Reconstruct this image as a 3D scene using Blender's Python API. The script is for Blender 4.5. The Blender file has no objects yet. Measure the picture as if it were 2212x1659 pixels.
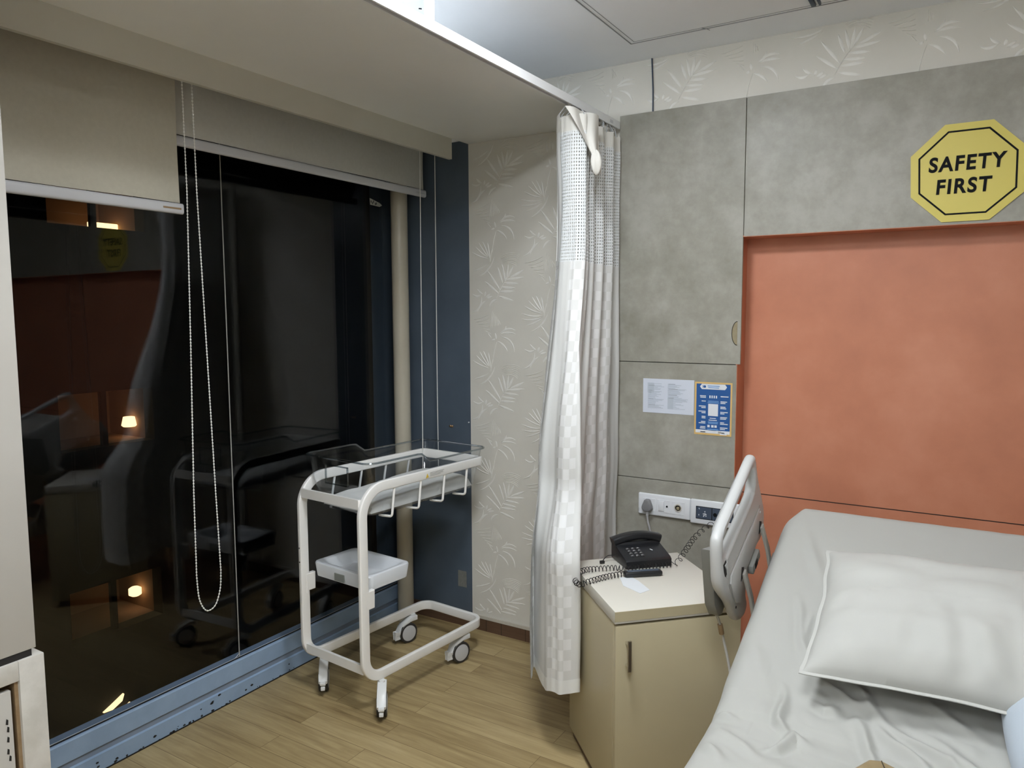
import bpy, bmesh, math, random
from mathutils import Vector, Matrix, noise
random.seed(7)
S = bpy.context.scene
C = S.collection
PI = math.pi
sin, cos = math.sin, math.cos

# ------------------------------------------------------------------ materials
def srgb(r, g, b):
    f = lambda c: (c/255/12.92 if c/255 <= .04045 else ((c/255+.055)/1.055)**2.4)
    return (f(r), f(g), f(b), 1)

def mat(name, col, rough=.5, metal=0, spec=.5, **kw):
    m = bpy.data.materials.new(name); m.use_nodes = True
    b = m.node_tree.nodes['Principled BSDF']
    b.inputs['Base Color'].default_value = (*col[:3], 1)
    b.inputs['Roughness'].default_value = rough
    b.inputs['Metallic'].default_value = metal
    b.inputs['Specular IOR Level'].default_value = spec
    for k, v in kw.items():
        b.inputs[k.replace('_', ' ')].default_value = v
    return m

class NT:
    def __init__(s, m):
        s.t = m.node_tree; s.n = s.t.nodes; s.l = s.t.links; s.b = s.n.get('Principled BSDF')
    def new(s, ty, **kw):
        n = s.n.new(ty)
        for k, v in kw.items():
            if k.startswith('_'): setattr(n, k[1:], v)
            else:
                n.inputs[k.replace('__', ' ')].default_value = v
        return n
    def link(s, a, b): s.l.new(a, b)
    def ramp(s, src, stops):
        r = s.n.new('ShaderNodeValToRGB'); e = r.color_ramp.elements
        while len(e) < len(stops): e.new(.5)
        for el, (p, c) in zip(e, stops): el.position = p; el.color = (*c[:3], 1)
        s.link(src, r.inputs[0]); return r.outputs[0]
    def math(s, op, a, b=None, c=None):
        n = s.n.new('ShaderNodeMath'); n.operation = op
        for i, v in enumerate((a, b, c)):
            if v is None: continue
            if isinstance(v, (int, float)): n.inputs[i].default_value = v
            else: s.link(v, n.inputs[i])
        return n.outputs[0]
    def bump(s, h, strength=.2, dist=.01):
        n = s.new('ShaderNodeBump', Strength=strength, Distance=dist)
        s.link(h, n.inputs['Height']); s.link(n.outputs[0], s.b.inputs['Normal'])
    def coord(s, which='Object'):
        n = s.n.get('TC') or s.n.new('ShaderNodeTexCoord'); n.name = 'TC'; return n.outputs[which]

def mottled(name, stops, scale, rough, detail=6, bump=0, spec=.4, rvar=0, stretch=(1, 1, 1)):
    m = mat(name, stops[0][1], rough, spec=spec); t = NT(m)
    mp = t.new('ShaderNodeMapping'); mp.inputs['Scale'].default_value = stretch
    t.link(t.coord(), mp.inputs[0])
    n = t.new('ShaderNodeTexNoise', Scale=scale, Detail=detail, Roughness=.6)
    t.link(mp.outputs[0], n.inputs['Vector'])
    t.link(t.ramp(n.outputs[0], stops), t.b.inputs['Base Color'])
    if bump: t.bump(n.outputs[0], bump, .004)
    if rvar:
        t.link(t.math('MULTIPLY_ADD', n.outputs[0], rvar, rough-rvar*.5), t.b.inputs['Roughness'])
    return m

M = {}
M['ceiling'] = mottled('ceiling_paint', [(.3, (.85, .88, .92)), (.7, (.88, .91, .95))], 3, .7)
M['soffit'] = mottled('soffit_paint', [(.3, (.84, .85, .835)), (.7, (.87, .88, .865))], 3, .45)
M['pelmet'] = mottled('pelmet_paint', [(.3, (.52, .505, .43)), (.7, (.56, .545, .47))], 4, .5)
M['wallpaper'] = mottled('wallpaper', [(.3, (.66, .64, .575)), (.7, (.71, .69, .625))], 5, .55, bump=.05)
M['leaf'] = mottled('wallpaper_leaf', [(.3, (.78, .77, .72)), (.7, (.84, .83, .78))], 40, .38)
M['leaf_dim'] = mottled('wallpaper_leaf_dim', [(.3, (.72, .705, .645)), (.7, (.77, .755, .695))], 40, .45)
M['slate'] = mottled('slate_paint', [(.3, (.085, .112, .145)), (.7, (.098, .128, .165))], 6, .22, spec=.5)
M['bluebase'] = mottled('blue_skirting_paint', [(.3, (.265, .37, .52)), (.6, (.305, .42, .58)), (.8, (.325, .44, .60))], 9, .45, bump=.05)
M['bluedark'] = mottled('blue_skirting_groove', [(.3, (.21, .265, .35)), (.7, (.25, .31, .40))], 9, .5)
M['chipblack'] = mat('chipped_black', (.01, .01, .01), .7)
M['walls'] = mottled('room_wall_paint', [(.3, (.78, .78, .76)), (.7, (.82, .82, .80))], 3, .6)
M['brownskirt'] = mottled('brown_skirting', [(.3, (.10, .058, .036)), (.7, (.15, .088, .055))], 8, .35, stretch=(.3, 1, 6))
M['cream_strip'] = mat('cream_strip', (.55, .52, .45), .5)
M['cream'] = mottled('cream_laminate', [(.3, (.46, .40, .26)), (.7, (.50, .44, .285))], 2, .38, spec=.4)
M['creamtop'] = mottled('cream_top_laminate', [(.3, (.63, .605, .53)), (.7, (.67, .645, .57))], 2, .33, spec=.4)
M['warm_white'] = mottled('cream_white_laminate', [(.3, (.44, .425, .385)), (.7, (.48, .465, .425))], 3, .4)
M['grey_edge'] = mottled('worn_edge_paint', [(.35, (.48, .46, .41)), (.55, (.56, .54, .49)), (.75, (.60, .58, .53))], 12, .45)
M['rawedge'] = mottled('raw_board_edge', [(.3, (.26, .17, .09)), (.7, (.36, .25, .14))], 30, .6)
M['wplastic'] = mat('white_plastic', (.76, .77, .76), .32)
M['wmetal'] = mat('white_powder_coat', (.88, .87, .835), .3)
M['wtray'] = mat('white_tray_plastic', (.74, .77, .80), .3)
M['railp'] = mat('bed_plastic', (.53, .535, .525), .35)
M['railgrey'] = mat('bed_plastic_grey', (.30, .31, .29), .4)
M['greybox'] = mat('grey_plastic', (.23, .235, .22), .45)
M['tyre'] = mat('dark_tyre', (.03, .028, .027), .5)
M['hubp'] = mat('caster_plastic', (.55, .56, .57), .35)
M['chrome'] = mat('brushed_nickel', (.42, .39, .35), .3, 1)
M['chromebright'] = mat('bright_nickel', (.8, .78, .74), .2, 1)
M['black'] = mat('black_plastic', (.012, .013, .015), .33)
M['blackcord'] = mat('black_cord', (.008, .008, .009), .4)
M['keys'] = mat('phone_keys', (.05, .05, .052), .4)
M['keymark'] = mat('key_print', (.65, .65, .65), .5)
M['greyplug'] = mat('grey_plug', (.21, .21, .215), .45)
M['greycord'] = mat('grey_cord', (.42, .42, .42), .5)
M['paper'] = mat('paper_blueish', (.62, .66, .74), .6)
M['paperline'] = mat('paper_print', (.47, .52, .58), .7)
M['paperdark'] = mat('paper_print_dark', (.33, .36, .40), .7)
M['slip'] = mat('white_paper_slip', (.70, .73, .75), .6)
M['posterblue'] = mat('poster_blue', srgb(38, 88, 150), .35)
M['postermid'] = mat('poster_light_blue', srgb(112, 156, 206), .4)
M['posterwhite'] = mat('poster_white', (.72, .75, .78), .4)
M['posteryellow'] = mat('poster_yellow_edge', srgb(216, 180, 112), .5)
M['signyellow'] = mat('sign_yellow', srgb(214, 198, 92), .42)
M['signedge'] = mat('sign_pale_border', srgb(214, 200, 106), .42)
M['signblack'] = mat('sign_black', (.008, .009, .010), .75, spec=.15)
M['swblue'] = mat('switch_slate_blue', (.06, .08, .115), .35)
M['swwhite'] = mat('switch_white', (.74, .76, .78), .3)
M['pipe'] = mottled('cream_pipe', [(.3, (.50, .46, .36)), (.7, (.55, .51, .41))], 4, .28)
M['brass'] = mat('brass_screw', (.7, .45, .25), .3, 1)
M['tape'] = mottled('clear_tape', [(.3, (.14, .145, .13)), (.7, (.26, .26, .24))], 60, .3, stretch=(6, 1, 1))
M['blind'] = mottled('blind_fabric', [(.3, (.50, .475, .385)), (.7, (.54, .515, .42))], 60, .75)
M['blind2'] = mottled('blind_fabric_grey', [(.3, (.52, .515, .46)), (.7, (.56, .555, .50))], 60, .75)
M['alu'] = mat('blind_bar', (.60, .61, .63), .35)
M['cordwhite'] = mat('white_bead', (.78, .78, .74), .4)
M['railwhite'] = mat('curtain_track_white', (.82, .84, .85), .35)
M['trackgrey'] = mat('track_slot', (.16, .18, .21), .5)
M['glidergrey'] = mat('gathering_tape', (.50, .52, .53), .6)
M['navy'] = mat('navy_cord', (.03, .05, .085), .5)
M['tan'] = mottled('tan_leather', [(.3, (.25, .185, .095)), (.7, (.33, .25, .14))], 18, .5)
M['tandark'] = mat('dark_crease', (.06, .045, .03), .6)
M['mdf'] = mottled('raw_board', [(.3, (.24, .20, .12)), (.7, (.34, .29, .18))], 25, .7)
M['dark_gap'] = mat('dark_gap', (.012, .01, .009), .8)
M['gap_line'] = mat('ceiling_joint', (.30, .32, .34), .7)
M['bedframe'] = mat('bed_frame_metal', (.46, .45, .41), .4)
M['facade'] = mottled('dark_render', [(.3, (.012, .012, .012)), (.7, (.018, .017, .016))], 2, .9)
M['roomwall'] = mat('neighbour_room_wall', (.30, .17, .10), .8)
M['sticker'] = mat('sticker', (.6, .62, .58), .5)
M['stickerink'] = mat('sticker_ink', (.08, .09, .09), .6)
M['warnyellow'] = mat('warning_yellow', srgb(220, 185, 60), .5)
M['labelgrey'] = mat('label_print', (.40, .39, .36), .6)
M['trayslot'] = mat('tray_label', (.25, .27, .25), .4)

def emis(name, col, st):
    m = bpy.data.materials.new(name); m.use_nodes = True; t = m.node_tree; t.nodes.clear()
    e = t.nodes.new('ShaderNodeEmission'); o = t.nodes.new('ShaderNodeOutputMaterial')
    e.inputs[0].default_value = (*col, 1); e.inputs[1].default_value = st
    t.links.new(e.outputs[0], o.inputs[0]); return m
LAMP = 104.0
M['lamp'] = emis('lamp_diffuser', (.94, .985, 1.04), LAMP)
M['warmlamp'] = emis('warm_lamp', (1, .66, .30), 3.0)
M['warmlamp_dim'] = emis('warm_lamp_dim', (1, .70, .36), 2.2)

M['lamp2'] = emis('lamp_diffuser_large', (.94, .985, 1.04), 29)
M['covefill'] = emis('cove_fill_led', (.92, .98, 1.05), 24)  # added strip, lifts the upper ceiling
M['fill_lamp'] = emis('fill_diffuser_back', (.94, .985, 1.04), 26)  # unseen rear panel, added for more ambient light
# concrete-look laminate
def concrete():
    m = mat('grey_concrete_laminate', (.27, .27, .25), .42, spec=.45); t = NT(m)
    n1 = t.new('ShaderNodeTexNoise', Scale=9, Detail=8, Roughness=.62)
    n2 = t.new('ShaderNodeTexNoise', Scale=2.2, Detail=3)
    n3 = t.new('ShaderNodeTexNoise', Scale=34, Detail=4, Roughness=.7)
    for n in (n1, n2, n3): t.link(t.coord(), n.inputs['Vector'])
    f = t.math('ADD', t.math('MULTIPLY', n1.outputs[0], .55), t.math('MULTIPLY', n2.outputs[0], .3))
    f = t.math('ADD', f, t.math('MULTIPLY', n3.outputs[0], .18))
    t.link(t.ramp(f, [(.36, (.255, .245, .20)), (.50, (.32, .31, .262)), (.62, (.385, .375, .326)), (.72, (.42, .41, .36))]), t.b.inputs['Base Color'])
    t.link(t.math('MULTIPLY_ADD', n2.outputs[0], .25, .30), t.b.inputs['Roughness'])
    return m
M['concrete'] = concrete()
M['orange'] = mottled('terracotta_laminate', [(.3, (.50, .195, .112)), (.5, (.56, .222, .127)), (.72, (.62, .265, .16))], 4, .45, detail=8, spec=.4)

def floor_mat():
    m = mat('wood_plank_floor', (.3, .2, .1), .42, spec=.4); t = NT(m)
    co = t.coord()
    br = t.new('ShaderNodeTexBrick', Scale=1.0, Mortar__Size=.0012, Brick__Width=.92, Row__Height=.098)
    br.offset = .37; br.inputs['Color1'].default_value = (0, 0, 0, 1); br.inputs['Color2'].default_value = (1, 1, 1, 1)
    br.inputs['Mortar'].default_value = (.5, .5, .5, 1); br.inputs['Mortar Smooth'].default_value = .3
    t.link(co, br.inputs['Vector'])
    # per-plank grain offset
    mp = t.new('ShaderNodeMapping'); mp.inputs['Scale'].default_value = (1.6, 26, 1)
    ad = t.n.new('ShaderNodeVectorMath'); ad.operation = 'ADD'
    sc = t.n.new('ShaderNodeVectorMath'); sc.operation = 'SCALE'; sc.inputs['Scale'].default_value = 7
    t.link(br.outputs['Color'], sc.inputs[0]); t.link(co, ad.inputs[0]); t.link(sc.outputs[0], ad.inputs[1])
    t.link(ad.outputs[0], mp.inputs[0])
    n1 = t.new('ShaderNodeTexNoise', Scale=1.6, Detail=9, Roughness=.66, Distortion=.9)
    t.link(mp.outputs[0], n1.inputs['Vector'])
    mp2 = t.new('ShaderNodeMapping'); mp2.inputs['Scale'].default_value = (1.2, 6, 1); t.link(ad.outputs[0], mp2.inputs[0])
    n2 = t.new('ShaderNodeTexNoise', Scale=1.5, Detail=4, Distortion=1.2); t.link(mp2.outputs[0], n2.inputs['Vector'])
    f = t.math('ADD', t.math('MULTIPLY', n1.outputs[0], .55), t.math('MULTIPLY', n2.outputs[0], .30))
    f = t.math('ADD', f, t.math('MULTIPLY', br.outputs['Color'], .13))
    c = t.ramp(f, [(.28, (.19, .127, .055)), (.43, (.335, .245, .115)), (.56, (.43, .328, .163)), (.72, (.52, .41, .22))])
    mx = t.n.new('ShaderNodeMix'); mx.data_type = 'RGBA'; mx.blend_type = 'MULTIPLY'
    t.link(br.outputs['Fac'], mx.inputs[0]); t.link(c, mx.inputs[6]); mx.inputs[7].default_value = (.45, .40, .33, 1)
    t.link(mx.outputs[2], t.b.inputs['Base Color'])
    t.bump(f, .06, .003)
    return m
M['floor'] = floor_mat()

def glass_mat(name, tint, base):
    m = bpy.data.materials.new(name); m.use_nodes = True; t = m.node_tree; t.nodes.clear()
    N = t.nodes.new; L = t.links.new
    g = N('ShaderNodeNewGeometry'); d = N('ShaderNodeVectorMath'); d.operation = 'DOT_PRODUCT'
    L(g.outputs['Incoming'], d.inputs[0]); L(g.outputs['Normal'], d.inputs[1])
    a = N('ShaderNodeMath'); a.operation = 'ABSOLUTE'; L(d.outputs['Value'], a.inputs[0])
    s = N('ShaderNodeMath'); s.operation = 'SUBTRACT'; s.inputs[0].default_value = 1; L(a.outputs[0], s.inputs[1])
    p = N('ShaderNodeMath'); p.operation = 'POWER'; L(s.outputs[0], p.inputs[0]); p.inputs[1].default_value = 5
    f = N('ShaderNodeMath'); f.operation = 'MULTIPLY_ADD'; L(p.outputs[0], f.inputs[0]); f.inputs[1].default_value = .9; f.inputs[2].default_value = base
    tr = N('ShaderNodeBsdfTransparent'); tr.inputs[0].default_value = (*tint, 1)
    gl = N('ShaderNodeBsdfGlossy'); gl.inputs['Roughness'].default_value = .01
    mx = N('ShaderNodeMixShader'); o = N('ShaderNodeOutputMaterial')
    L(f.outputs[0], mx.inputs[0]); L(tr.outputs[0], mx.inputs[1]); L(gl.outputs[0], mx.inputs[2]); L(mx.outputs[0], o.inputs[0])
    return m
M['glass'] = glass_mat('window_glass', (.86, .87, .88), .037)
M['acrylic'] = glass_mat('clear_acrylic', (.965, .975, .985), .045)
M['acrylic_edge'] = glass_mat('acrylic_edge', (.66, .71, .74), .22)

def sheet_mat(name, col, sc=260):
    m = mat(name, col, .8, spec=.2); t = NT(m)
    n = t.new('ShaderNodeTexNoise', Scale=sc, Detail=2); t.link(t.coord(), n.inputs['Vector'])
    t.bump(n.outputs[0], .05, .001); m.node_tree.nodes['Principled BSDF'].inputs['Sheen Weight'].default_value = .1
    return m
M['sheet'] = sheet_mat('white_sheet', (.40, .40, .37))
M['pillow'] = sheet_mat('white_pillowcase', (.45, .45, .42))
M['linen'] = sheet_mat('bluish_white_linen', (.42, .47, .52))
M['babysheet'] = sheet_mat('crib_sheet', (.76, .76, .73))

def curtain_mats():
    # damask: checkered bands of satin squares; u,v are metres of cloth
    m = mat('damask_cloth', (.78, .78, .75), .6, spec=.3); t = NT(m)
    uv = t.coord('UV'); sp = t.n.new('ShaderNodeSeparateXYZ'); t.link(uv, sp.inputs[0])
    cell = lambda o, k: t.math('FLOOR', t.math('MULTIPLY', o, k))
    ck = t.math('MODULO', t.math('ADD', cell(sp.outputs[0], 40), cell(sp.outputs[1], 26)), 2)
    ck = t.math('ABSOLUTE', ck)
    band = t.math('GREATER_THAN', t.math('FRACT', t.math('MULTIPLY', sp.outputs[0], 40/8.0)), .5)
    fac = t.math('MULTIPLY', ck, band)
    t.link(t.ramp(fac, [(0, (.62, .62, .60)), (1, (.71, .71, .70))]), t.b.inputs['Base Color'])
    t.link(t.math('MULTIPLY_ADD', fac, -.32, .68), t.b.inputs['Roughness'])
    M['damask'] = m
    n = mat('curtain_net', (.70, .72, .72), .7, spec=.2); t = NT(n)
    uv = t.coord('UV'); sp = t.n.new('ShaderNodeSeparateXYZ'); t.link(uv, sp.inputs[0])
    fr = lambda o, k: t.math('ABSOLUTE', t.math('SUBTRACT', t.math('FRACT', t.math('MULTIPLY', o, k)), .5))
    hole = t.math('MULTIPLY', t.math('LESS_THAN', fr(sp.outputs[0], 105), .17), t.math('LESS_THAN', fr(sp.outputs[1], 80), .24))
    tr = t.n.new('ShaderNodeBsdfTransparent'); mx = t.n.new('ShaderNodeMixShader'); out = t.n['Material Output']
    t.link(hole, mx.inputs[0]); t.link(t.b.outputs[0], mx.inputs[1]); t.link(tr.outputs[0], mx.inputs[2]); t.link(mx.outputs[0], out.inputs[0])
    M['net'] = n
curtain_mats()
M['hem'] = mat('curtain_hem', (.73, .735, .715), .55)
M['header'] = mat('curtain_header_tape', (.66, .645, .595), .6)

# ------------------------------------------------------------------ mesh helpers
def new(): return bmesh.new()

def box(bm, x0, x1, y0, y1, z0, z1, bev=0, seg=2):
    r = bmesh.ops.create_cube(bm, size=1)
    for v in r['verts']:
        v.co = Vector(((x0+x1)/2+v.co.x*(x1-x0), (y0+y1)/2+v.co.y*(y1-y0), (z0+z1)/2+v.co.z*(z1-z0)))
    if bev:
        es = list({e for v in r['verts'] for e in v.link_edges})
        bmesh.ops.bevel(bm, geom=es, offset=bev, segments=seg, profile=.5, affect='EDGES')
    return bm

def obox(bm, c, ax, ay, az, hx, hy, hz, bev=0, seg=2):
    """oriented box: centre, three unit axes, three half sizes"""
    r = bmesh.ops.create_cube(bm, size=2)
    c, ax, ay, az = map(Vector, (c, ax, ay, az))
    for v in r['verts']: v.co = c + ax*v.co.x*hx + ay*v.co.y*hy + az*v.co.z*hz
    if bev:
        es = list({e for v in r['verts'] for e in v.link_edges})
        bmesh.ops.bevel(bm, geom=es, offset=bev, segments=seg, profile=.5, affect='EDGES')
    return bm

def prism(bm, pts, d, bev=0, seg=2):
    """closed polygon of 3-D points extruded by vector d"""
    d = Vector(d); vs = [bm.verts.new(Vector(p)) for p in pts]; ws = [bm.verts.new(Vector(p)+d) for p in pts]
    n = len(pts); fs = [bm.faces.new(vs), bm.faces.new(ws[::-1])]
    sides = [bm.faces.new((vs[i], ws[i], ws[(i+1) % n], vs[(i+1) % n])) for i in range(n)]
    bmesh.ops.recalc_face_normals(bm, faces=fs+sides)
    if bev:
        es = list({e for f in fs for e in f.edges})
        bmesh.ops.bevel(bm, geom=es, offset=bev, segments=seg, profile=.5, affect='EDGES')
    return bm

def frames(path, closed=False):
    n = len(path); T = []
    for i in range(n):
        a = path[(i-1) % n] if (closed or i > 0) else path[i]; b = path[(i+1) % n] if (closed or i < n-1) else path[i]
        T.append((b-a).normalized())
    return T

def sweep(bm, path, prof, wide=None, closed=False, cap=True):
    """prof: list of (w,t) offsets; wide: function/vec list giving the wide axis at each point (else parallel transport)"""
    path = [Vector(p) for p in path]; T = frames(path, closed); rings = []; W = None
    for i, p in enumerate(path):
        if wide is not None:
            w = Vector(wide[i])
            w = (w - T[i]*w.dot(T[i])).normalized()
        else:
            if W is None:
                W = Vector((0, 0, 1)) if abs(T[i].z) < .9 else Vector((1, 0, 0))
            w = (W - T[i]*W.dot(T[i])).normalized()
        W = w; t = T[i].cross(w)
        rings.append([bm.verts.new(p + w*a + t*b) for a, b in prof])
    k = len(prof); m = len(rings)
    for i in range(m if closed else m-1):
        A, B = rings[i], rings[(i+1) % m]
        for j in range(k): bm.faces.new((A[j], A[(j+1) % k], B[(j+1) % k], B[j]))
    if cap and not closed:
        bm.faces.new(rings[0][::-1]); bm.faces.new(rings[-1])
    return bm

def circ(r, n=8): return [(r*cos(2*PI*i/n), r*sin(2*PI*i/n)) for i in range(n)]
def rrect(w, t, r, n=3):
    o = []
    for sx, sy, a0 in ((1, 1, 0), (-1, 1, PI/2), (-1, -1, PI), (1, -1, 3*PI/2)):
        for i in range(n+1):
            a = a0+i*PI/2/n; o.append((sx*(w/2-r)+r*cos(a), sy*(t/2-r)+r*sin(a)))
    return o
def tube(bm, path, r, n=8): return sweep(bm, path, circ(r, n))
def cyl(bm, a, b, r, n=20): return sweep(bm, [a, b], circ(r, n))

def crom(pts, k=8):
    P = [Vector(p) for p in pts]; o = []
    for i in range(len(P)-1):
        p0 = P[max(i-1, 0)]; p1 = P[i]; p2 = P[i+1]; p3 = P[min(i+2, len(P)-1)]
        for j in range(k):
            t = j/k
            o.append(.5*((2*p1)+(p2-p0)*t+(2*p0-5*p1+4*p2-p3)*t*t+(3*p1-p0-3*p2+p3)*t**3))
    o.append(P[-1]); return o

def fillet(pts, rad, n=6):
    """rounded polyline; rad per interior point"""
    P = [Vector(p) for p in pts]; o = [P[0]]
    for i in range(1, len(P)-1):
        r = rad[i-1] if isinstance(rad, (list, tuple)) else rad
        a = (P[i-1]-P[i]); b = (P[i+1]-P[i]); la, lb = a.length, b.length; a.normalize(); b.normalize()
        ang = a.angle(b); d = min(r/math.tan(ang/2), la*.49, lb*.49); rr = d*math.tan(ang/2)
        bis = (a+b).normalized(); c = P[i]+bis*(rr/sin(ang/2))
        s = P[i]+a*d-c; e = P[i]+b*d-c; w = s.angle(e)
        for j in range(n+1):
            t = j/n; o.append(c+(s*sin((1-t)*w)+e*sin(t*w))/sin(w))
    o.append(P[-1]); return o

def lathe(bm, prof, c, axis=(0, 0, 1), n=32):
    ax = Vector(axis).normalized(); u = ax.orthogonal().normalized(); v = ax.cross(u); c = Vector(c); rings = []
    for r, h in prof:
        rings.append([bm.verts.new(c+ax*h+(u*cos(2*PI*i/n)+v*sin(2*PI*i/n))*max(r, 1e-5)) for i in range(n)])
    for A, B in zip(rings, rings[1:]):
        for j in range(n): bm.faces.new((A[j], A[(j+1) % n], B[(j+1) % n], B[j]))
    bm.faces.new(rings[0][::-1]); bm.faces.new(rings[-1]); return bm

def grid(bm, f, nu, nv, uvf=None):
    V = [[bm.verts.new(f(i/nu, j/nv)) for j in range(nv+1)] for i in range(nu+1)]
    L = bm.loops.layers.uv.verify() if uvf else None
    for i in range(nu):
        for j in range(nv):
            fc = bm.faces.new((V[i][j], V[i+1][j], V[i+1][j+1], V[i][j+1]))
            if uvf:
                for l, (a, b) in zip(fc.loops, ((i, j), (i+1, j), (i+1, j+1), (i, j+1))): l[L].uv = uvf(a/nu, b/nv)
    return V

def wmat(o):
    m = o.matrix_basis.copy()
    while o.parent: o = o.parent; m = o.matrix_basis @ m
    return m

def obj(name, bm, m, parent=None, smooth=True, local=False, label=None, mod=None):
    if parent is not None and not local: bm.transform(wmat(parent).inverted())
    bmesh.ops.recalc_face_normals(bm, faces=bm.faces)
    me = bpy.data.meshes.new(name); bm.to_mesh(me); bm.free()
    o = bpy.data.objects.new(name, me); C.objects.link(o)
    me.materials.append(M[m] if isinstance(m, str) else m)
    if smooth:
        me.polygons.foreach_set('use_smooth', [True]*len(me.polygons))
        try: me.set_sharp_from_angle(angle=math.radians(38))
        except Exception: pass
    if parent is not None: o.parent = parent
    if label: o['label'] = label
    return o

def thing(name, label, cat, loc=(0, 0, 0), rz=0, group=None):
    o = bpy.data.objects.new(name, None); C.objects.link(o); o.location = loc; o.rotation_euler = (0, 0, rz)
    o.empty_display_size = .05; o['label'] = label; o['category'] = cat
    if group: o['group'] = group
    return o
def tag(o, label, cat, group=None):
    o['label'] = label; o['category'] = cat
    if group: o['group'] = group
    return o
def struct(name, bm, m, label=None, parent=None, smooth=False):
    o = obj(name, bm, m, parent, smooth=smooth)
    if parent is None: o['kind'] = 'structure'
    if label: o['label'] = label
    return o

def text(name, s, size, m, parent, mtx, depth=.0012, bold=0, shear=0, space=1.0):
    cu = bpy.data.curves.new(name, 'FONT'); cu.body = s; cu.size = size; cu.extrude = depth; cu.offset = bold
    cu.shear = shear; cu.align_x = 'CENTER'; cu.align_y = 'CENTER'; cu.space_character = space
    tmp = bpy.data.objects.new(name+'_tmp', cu); C.objects.link(tmp)
    dg = bpy.context.evaluated_depsgraph_get(); me = bpy.data.meshes.new_from_object(tmp.evaluated_get(dg))
    bpy.data.objects.remove(tmp); bpy.data.curves.remove(cu)
    me.transform(mtx)
    if parent is not None: me.transform(wmat(parent).inverted())
    me.materials.clear(); me.materials.append(M[m]); me.name = name
    o = bpy.data.objects.new(name, me); C.objects.link(o)
    if parent is not None: o.parent = parent
    return o

# ------------------------------------------------------------------ room
XG = -2.55      # glass plane
YW = 3.06       # wallpapered end wall
YP = 3.048      # face of the grey panels
YO = 3.165      # back of the terracotta recess
XP = -2.11      # pelmet plane
ZS, ZC = 2.42, 2.657
XE = -1.385     # soffit edge
XR, YB = 2.3, -1.4

struct('floor', box(new(), -2.75, XR+.1, YB-.1, YO+.1, -.08, 0), 'floor', 'wood plank floor')
struct('ceiling', box(new(), -2.75, XR+.1, YB-.1, YO+.1, ZC, ZC+.06), 'ceiling', 'white upper ceiling')
struct('ceiling', box(new(), XP, XE, YB, YW-.001, ZS, ZS+.034, .001, 1), 'soffit', 'lower beige ceiling panel beside the window')
struct('wall_right', box(new(), XR, XR+.1, YB-.1, YO+.1, 0, ZC), 'walls', 'side wall out of view')
struct('wall_back', box(new(), -2.75, XR+.1, YB-.1, YB, 0, ZC), 'walls', 'wall behind the viewer')
# end wall: wallpapered strip, band above the panels, slate strip, terracotta recess
b = new(); box(b, XP, -.80, YW, YW+.1, 0, ZC); box(b, -2.75, XP, YW, YW+.1, ZS+.02, ZC); box(b, -.80, XR, YW, YW+.1, 1.905, ZC)
wall = struct('wall_head', b, 'wallpaper', 'end wall with palm leaf wallpaper')
struct('wall_window', box(new(), XG-.2, XP, YW, YW+.1, 0, ZS+.02), 'slate', 'glossy slate painted wall strip next to the glass')
b = new(); box(b, -.90, XR, YO, YO+.06, 0, 1.99)
struct('wall_recess', b, 'orange', 'terracotta laminate back of the recess')
b = new(); box(b, -.80, -.794, YP+.001, YO, 0, 1.908); box(b, -.794, XR, YP+.001, YO, 1.902, 1.908)
struct('trim_1', b, 'orange', 'returns of the terracotta recess')
b = new(); box(b, -.79, XR, YO-.0012, YO, .8455, .8485)
struct('trim_2', b, 'dark_gap', 'joint line in the terracotta laminate')

# grey panels with open joints
panels = []
def panel(i, x0, x1, z0, z1):
    return struct('trim_%d' % i, box(new(), x0, x1, YP, YW, z0, z1, .0008, 1), 'concrete', 'grey concrete look wall panel')
pA = panel(3, -1.314, -.7825, 1.3945, 2.44)
panel(4, -1.314, -.7955, .8845, 1.3915)
panel(5, -1.314, -.7955, .005, .8815)
panel(6, -.7795, XR, 1.904, 2.44)
b = new(); box(b, -.7825, -.7955, YP, YW, 1.3945, 1.904)
struct('trim_7', box(new(), -1.312, -.80, YW-.004, YW-.001, .01, 2.43), 'dark_gap', 'dark joint behind the panels')
# chip in the edge of the panel
b = new()
pts = [(-.7965, YP-.0015, 1.52+.047*sin(a)) if abs(cos(a)) < 1e-6 else (-.7965-.021*cos(a), YP-.0015, 1.52+.047*sin(a)) for a in [PI/2-PI*i/14 for i in range(15)]]
prism(b, pts, (0, .003, 0)); obj('chip', b, 'mdf', pA, smooth=False, label='half-round chip with raw board showing')
b = new(); arc = [(-.7965-.0215*cos(a), YP-.002, 1.52+.0475*sin(a)) for a in [PI/2-PI*i/14 for i in range(15)]]
tube(b, arc, .0012, 6); obj('chip_edge', b, 'dark_gap', pA)

# embossed palm leaves of the wallpaper
def leaf(bm, a, b, w, bend=0, lift=.0016, curl=False):
    """slim lens leaf on the wall between a and b (x,z metres)"""
    a = Vector((a[0], a[1])); b = Vector((b[0], b[1])); d = b-a; L = d.length
    if L < 1e-4: return
    n = Vector((-d.y, d.x))/L; ks = 7; mid, l, r = [], [], []
    for i in range(ks+1):
        t = i/ks; c = a+d*t+n*bend*L*4*t*(1-t); ww = w*(sin(PI*min(1, t*.92+.06))**.8)*(1 if 0 < i < ks else .05)
        mid.append(c); l.append(c+n*ww/2); r.append(c-n*ww/2)
    y = YW-.0002
    def V(p, dy): return bm.verts.new((p.x, y-dy, p.y))
    Lm = [V(p, lift) for p in mid]; Ll = [V(p, 0) for p in l]; Lr = [V(p, 0) for p in r]
    for i in range(ks):
        bm.faces.new((Ll[i], Lm[i], Lm[i+1], Ll[i+1])); bm.faces.new((Lm[i], Lr[i], Lr[i+1], Lm[i+1]))

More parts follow.
